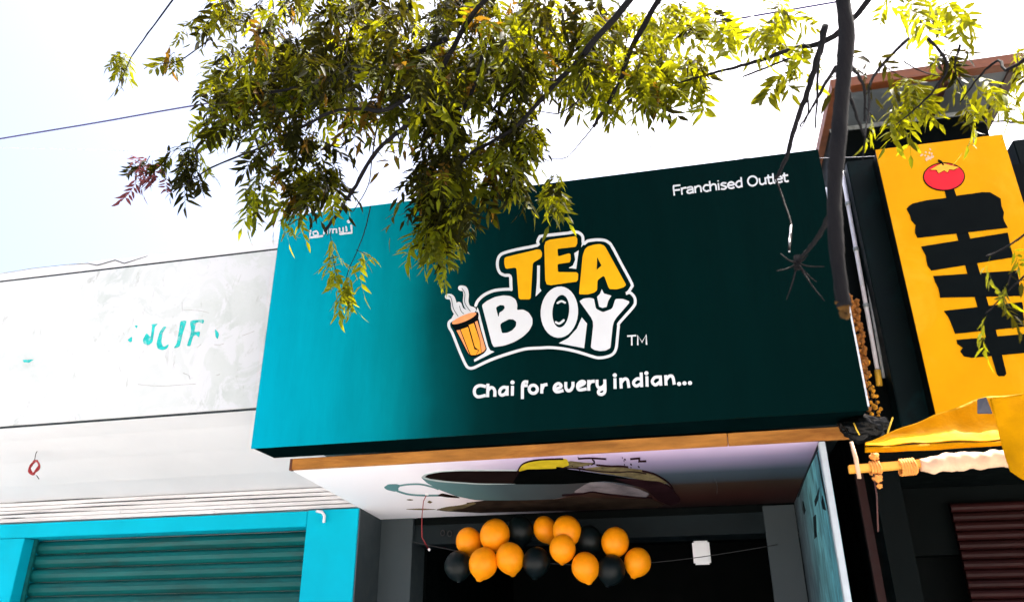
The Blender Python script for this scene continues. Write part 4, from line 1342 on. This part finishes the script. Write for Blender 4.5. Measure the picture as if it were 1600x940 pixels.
limb([(1306, 105, 2.0), (1284, 140, 2.2), (1268, 170, 2.4), (1250, 198, 2.55)], 0.007, 0.003)
limb([(1262, 150, 2.6), (1262, 180, 2.58), (1248, 205, 2.6)], 0.004, 0.002)
limb([(1318, 98, 1.97), (1340, 115, 2.1), (1352, 150, 2.2), (1350, 190, 2.25)], 0.007, 0.003)
limb([(1325, 140, 1.96), (1336, 175, 2.0), (1346, 200, 2.05), (1350, 212, 2.08)], 0.005, 0.003)
limb([(1420, 60, 2.3), (1364, 120, 2.3), (1358, 170, 2.25), (1352, 212, 2.2), (1348, 250, 2.2)], 0.006, 0.002)
limb([(1450, 60, 2.6), (1480, 100, 2.7), (1460, 140, 2.8), (1430, 170, 2.9), (1400, 195, 3.0)], 0.007, 0.002)
limb([(1500, 70, 2.7), (1492, 110, 2.8), (1505, 140, 2.9)], 0.005, 0.002)
limb([(1640, 60, 2.6), (1560, 95, 2.8), (1530, 120, 2.9), (1500, 160, 3.0)], 0.008, 0.003, start=[hub])
limb([(1680, 178, 3.3), (1610, 190, 3.3), (1560, 190, 3.3), (1500, 192, 3.3)], 0.009, 0.002)
limb([(1412, 96, 2.7), (1440, 112, 2.7), (1475, 120, 2.75)], 0.003, 0.002, 'twig', mat='twig')
limb([(1405, 118, 2.6), (1380, 100, 2.6), (1415, 92, 2.6)], 0.002, 0.002, 'twig', mat='twig')
limb([(1690, 300, 2.2), (1620, 350, 2.3), (1585, 378, 2.4), (1545, 400, 2.5)], 0.006, 0.002)
limb([(1640, 400, 2.3), (1590, 440, 2.4), (1560, 470, 2.5), (1540, 490, 2.5)], 0.004, 0.002)
limb([(300, -40, 3.0), (240, 40, 3.1), (205, 90, 3.2), (190, 128, 3.2)], 0.006, 0.002)
limb([(330, 60, 3.1), (280, 95, 3.15), (240, 100, 3.2), (225, 108, 3.2)], 0.004, 0.002)

# --- leaves: one compound leaf is a stalk with paired sickle leaflets
KINDS = ['leaf_shaded', 'leaf_mid', 'leaf_yellow_lit', 'leaf_red', 'leaf_brown']
variants = []
for vi in range(9):
    r_ = random.Random(100 + vi)
    L_ = r_.uniform(0.13, 0.20)
    npair = r_.randint(4, 6)
    vs_, fs_ = [], []
    curl = r_.uniform(0.3, 1.1)
    side = r_.uniform(-.35, .35)

    def ax(t):
        return Vector((L_ * t * math.cos(curl * t * .6), L_ * side * t * t, -L_ * t * math.sin(curl * t * .9)))

    for k in range(5):
        t0, t1 = k / 5, (k + 1) / 5
        a_, b_ = ax(t0), ax(t1)
        w_ = 0.0011
        i0 = len(vs_)
        vs_ += [a_ + Vector((0, w_, 0)), a_ - Vector((0, w_, 0)), b_ - Vector((0, w_, 0)), b_ + Vector((0, w_, 0))]
        fs_.append((i0, i0 + 1, i0 + 2, i0 + 3))

    def leaflet(base, d, nrm, ln, wd):
        d = d.normalized()
        s_ = d.cross(nrm).normalized()
        up_ = s_.cross(d)
        i0 = len(vs_)
        bend = r_.uniform(-.25, .25) * ln
        dr_ = -r_.uniform(.05, .30) * ln
        pts_ = [(0, 0, 0), (.32, .5, .06), (.32, 0, 0), (.32, -.5, .06), (.70, .34, .03), (.70, 0, 0), (.70, -.34, .03), (1, 0, 0)]
        for x_, y_, z_ in pts_:
            vs_.append(base + d * (x_ * ln) + s_ * (y_ * wd + bend * x_ * x_) + up_ * (z_ * wd * 2.5 + dr_ * x_ * x_))
        for q_ in ((0, 2, 1), (0, 3, 2), (1, 2, 5, 4), (2, 3, 6, 5), (4, 5, 7), (5, 6, 7)):
            fs_.append(tuple(i0 + z_ for z_ in q_))

    for k in range(npair):
        t = 0.22 + 0.74 * k / npair
        for sg in (-1, 1):
            tt = min(1, t + (0.04 if sg > 0 else 0))
            d = Vector((r_.uniform(.55, .95), sg * r_.uniform(.7, 1.0), r_.uniform(-.55, .15)))
            nrm = Vector((r_.uniform(-.5, .5), r_.uniform(-.5, .5), 1))
            leaflet(ax(tt), d, nrm, r_.uniform(.058, .088), r_.uniform(.017, .025))
    leaflet(ax(1), ax(1) - ax(.9), Vector((0.2, .3, 1)), r_.uniform(.065, .08), .02)
    variants.append((vs_, fs_))
leaf_mesh = {}
for kd in KINDS:
    for vi, (vs_, fs_) in enumerate(variants):
        me = bpy.data.meshes.new('leaf')
        me.from_pydata(vs_, [], fs_)
        me.polygons.foreach_set('use_smooth', [True] * len(fs_))
        me.materials.append(M[kd])
        leaf_mesh[kd, vi] = me

fronds = []                  # (matrix, kind, variant, weight)
twigs = MB()
lr = random.Random(5)


def frond_at(p, heading, pitch, kind, sc=1.0):
    q = Matrix.Rotation(heading, 4, 'Z') @ Matrix.Rotation(pitch, 4, 'Y') @ Matrix.Rotation(lr.uniform(-.7, .7), 4, 'X')
    fronds.append((Matrix.Translation(p) @ q @ Matrix.Scale(sc * lr.uniform(.62, 1.22), 4), kind, lr.randrange(len(variants))))


def pick(mixk):
    x = lr.random()
    for k, w_ in mixk:
        if x < w_:
            return k
        x -= w_
    return mixk[0][0]


DK = [('leaf_shaded', .56), ('leaf_mid', .27), ('leaf_brown', .05), ('leaf_yellow_lit', .12)]  # mix for the crown core, its shade carried by leaf colour
MD = [('leaf_shaded', .25), ('leaf_mid', .46), ('leaf_brown', .06), ('leaf_yellow_lit', .23)]
YL = [('leaf_shaded', .06), ('leaf_mid', .34), ('leaf_yellow_lit', .6)]
RD = [('leaf_red', .75), ('leaf_shaded', .25)]


def clump(cx, cy, rx, ry, Y0, Y1, ntw, mixk, per=5, lean=0.0, sc=1.0):
    """hanging twigs inside an ellipsoid of the crown, leaves alternate along each"""
    cy -= 40 if cy > 175 else (24 if cy > 90 else 0)
    rx *= 0.78
    if cy < 160 and mixk is DK:
        ntw = int(ntw * 1.15)
    c0 = PY(cx, cy, (Y0 + Y1) / 2)
    px = (c0 - EYE).length / F
    for _ in range(ntw):
        while True:
            a_, b_ = lr.uniform(-1, 1), lr.uniform(-1, 1)
            if a_ * a_ + b_ * b_ < 1:
                break
        start = PY(cx + a_ * rx * .9, cy + b_ * ry * .85 - ry * .12, lr.uniform(Y0, Y1))
        ln = min(ry * 0.8, 60) * px * lr.uniform(.4, 1.0)
        d = Vector((lr.uniform(-.8, .8) + lean, lr.uniform(-.5, .5), lr.uniform(-1.0, -.25))).normalized()
        end = start + d * ln
        mid = start.lerp(end, .5) + Vector((0, 0, .15 * ln))
        twigs.tube([start, mid, end], [0.0022, .0018, .001], 4, caps=False)
        hd = lr.uniform(0, 6.28)
        for k in range(per):
            t = k / max(1, per - 1)
            p_ = (start.lerp(mid, t * 2) if t < .5 else mid.lerp(end, t * 2 - 1))
            frond_at(p_, hd + k * 2.4 + lr.uniform(-.4, .4), lr.uniform(.25, 1.25), pick(mixk), sc)


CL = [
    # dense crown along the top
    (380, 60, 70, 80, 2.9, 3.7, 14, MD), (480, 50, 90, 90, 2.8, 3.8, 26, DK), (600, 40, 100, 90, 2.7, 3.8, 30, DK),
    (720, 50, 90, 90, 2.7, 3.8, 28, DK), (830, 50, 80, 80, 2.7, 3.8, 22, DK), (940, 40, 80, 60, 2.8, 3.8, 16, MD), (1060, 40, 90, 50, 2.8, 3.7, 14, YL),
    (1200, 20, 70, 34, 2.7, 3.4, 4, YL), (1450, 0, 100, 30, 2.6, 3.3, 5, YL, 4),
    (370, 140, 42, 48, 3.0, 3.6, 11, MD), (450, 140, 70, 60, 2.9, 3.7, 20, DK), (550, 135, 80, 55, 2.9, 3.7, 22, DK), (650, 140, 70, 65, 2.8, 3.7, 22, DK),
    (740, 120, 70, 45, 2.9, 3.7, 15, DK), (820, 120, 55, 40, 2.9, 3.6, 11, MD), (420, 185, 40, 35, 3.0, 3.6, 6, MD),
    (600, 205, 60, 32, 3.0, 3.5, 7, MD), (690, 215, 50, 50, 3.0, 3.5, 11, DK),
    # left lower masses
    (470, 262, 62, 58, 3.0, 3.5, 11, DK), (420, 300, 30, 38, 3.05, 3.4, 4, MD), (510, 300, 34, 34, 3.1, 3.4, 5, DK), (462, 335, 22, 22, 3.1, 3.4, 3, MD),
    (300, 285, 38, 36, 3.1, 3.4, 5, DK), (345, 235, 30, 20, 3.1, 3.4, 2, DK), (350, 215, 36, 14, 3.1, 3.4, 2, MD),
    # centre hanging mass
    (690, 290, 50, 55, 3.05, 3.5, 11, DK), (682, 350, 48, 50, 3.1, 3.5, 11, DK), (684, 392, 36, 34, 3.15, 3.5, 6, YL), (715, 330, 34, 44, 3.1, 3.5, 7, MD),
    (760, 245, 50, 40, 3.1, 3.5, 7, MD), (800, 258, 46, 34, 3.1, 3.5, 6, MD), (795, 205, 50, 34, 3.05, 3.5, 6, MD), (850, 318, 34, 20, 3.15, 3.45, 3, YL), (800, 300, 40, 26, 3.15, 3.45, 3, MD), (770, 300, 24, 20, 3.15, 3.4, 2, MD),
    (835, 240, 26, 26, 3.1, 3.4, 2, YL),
    # right of centre, sunlight put into the yellower leaf mix
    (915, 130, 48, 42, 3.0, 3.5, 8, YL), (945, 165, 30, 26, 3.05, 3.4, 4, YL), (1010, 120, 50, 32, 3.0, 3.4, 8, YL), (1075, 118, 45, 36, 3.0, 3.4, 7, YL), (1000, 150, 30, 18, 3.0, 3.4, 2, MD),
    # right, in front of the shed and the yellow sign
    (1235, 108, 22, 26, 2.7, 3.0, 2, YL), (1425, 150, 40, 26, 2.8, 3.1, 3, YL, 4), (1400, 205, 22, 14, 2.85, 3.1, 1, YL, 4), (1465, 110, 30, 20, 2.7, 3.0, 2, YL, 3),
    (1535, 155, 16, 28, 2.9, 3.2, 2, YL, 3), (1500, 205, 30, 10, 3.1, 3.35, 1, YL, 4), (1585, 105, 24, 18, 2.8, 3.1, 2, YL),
    # hanging sprigs
    (190, 108, 22, 18, 3.1, 3.3, 2, MD), (268, 100, 18, 10, 3.1, 3.3, 1, MD),
]
for a_ in CL:
    clump(*a_)
clump(240, 305, 18, 40, 3.15, 3.3, 4, RD, 4, sc=.75)
clump(212, 300, 8, 26, 3.15, 3.3, 1, RD, 3, sc=.55)
clump(1363, 118, 14, 18, 2.2, 2.35, 1, [('leaf_shaded', 1)], 3)


def sprig(L, mixk, n_, sc=1.0, pitch=(.5, 1.2)):
    P = [PY(u, v, Y) for u, v, Y in L]
    P = [Vector(x) for x in smooth2([tuple(x) for x in P], 6)]
    twigs.tube(P, 0.002, 4, caps=False)
    for k in range(n_):
        t = (k + .5) / n_ * (len(P) - 1)
        p_ = P[int(t)].lerp(P[min(len(P) - 1, int(t) + 1)], t % 1)
        frond_at(p_, k * 2.6 + lr.uniform(-.4, .4), lr.uniform(*pitch), pick(mixk), sc)


LY_ = [('leaf_yellow_lit', .85), ('leaf_brown', .15)]  # lit look of the sprig over the sign put into leaf colour
sprig([(516, 362, 3.3), (520, 400, 3.32), (526, 430, 3.34)], LY_, 5, .9)
sprig([(526, 400, 3.33), (505, 408, 3.3)], LY_, 2, .85, (.1, .4))
sprig([(545, 420, 3.4), (540, 440, 3.4), (538, 458, 3.4)], LY_, 6, .95, (.8, 1.4))
sprig([(556, 390, 3.4), (582, 402, 3.4)], LY_, 3, .9, (.2, .8))
sprig([(690, 400, 3.3), (686, 425, 3.3)], YL, 2, .8, (1.0, 1.4))
sprig([(1590, 375, 2.4), (1560, 392, 2.5), (1540, 400, 2.5)], MD, 2, .7)
sprig([(1580, 425, 2.4), (1575, 445, 2.45)], MD, 2, .7)
sprig([(1562, 468, 2.5), (1545, 485, 2.5)], MD, 2, .7)
sprig([(470, 340, 3.2), (450, 352, 3.2)], YL, 2, .7)
sprig([(1350, 165, 2.3), (1362, 180, 2.3)], YL, 1, .7)

tag(twigs.build('twigs', M['twig'], tree), kind='stuff')
# leaves nearest the lens stay individual, the rest of the crown is one mass
off = root_loc(tree)


def vis(mt):
    p_ = mt.translation - EYE
    a_, b_, c_ = p_.dot(R), p_.dot(U), -p_.dot(B)
    u_, v_ = 800 + F * a_ / c_, 470 - F * b_ / c_
    inside = 0 < u_ < 1600 and 0 < v_ < 940
    return (0 if inside else 1, c_)


fronds.sort(key=lambda f_: vis(f_[0]))
for mt, kd, vi in fronds[:300]:
    o = bpy.data.objects.new('leaf', leaf_mesh[kd, vi])
    o.parent = tree
    o.matrix_local = Matrix.Translation(-off) @ mt
    col.objects.link(o)
vs_, fs_, mi_ = [], [], []
for mt, kd, vi in fronds[300:]:
    V_, F_ = variants[vi]
    k = len(vs_)
    m2 = Matrix.Translation(-off) @ mt
    vs_ += [m2 @ p_ for p_ in V_]
    fs_ += [tuple(i + k for i in f_) for f_ in F_]
    mi_ += [KINDS.index(kd)] * len(F_)
me = bpy.data.meshes.new('crown')
me.from_pydata(vs_, [], fs_)
me.polygons.foreach_set('material_index', mi_)
me.polygons.foreach_set('use_smooth', [True] * len(fs_))
for kd in KINDS:
    me.materials.append(M[kd])
cr = bpy.data.objects.new('crown', me)
cr.parent = tree
col.objects.link(cr)
tag(cr, kind='stuff')
print('fronds', len(fronds), 'tris', len(fs_))
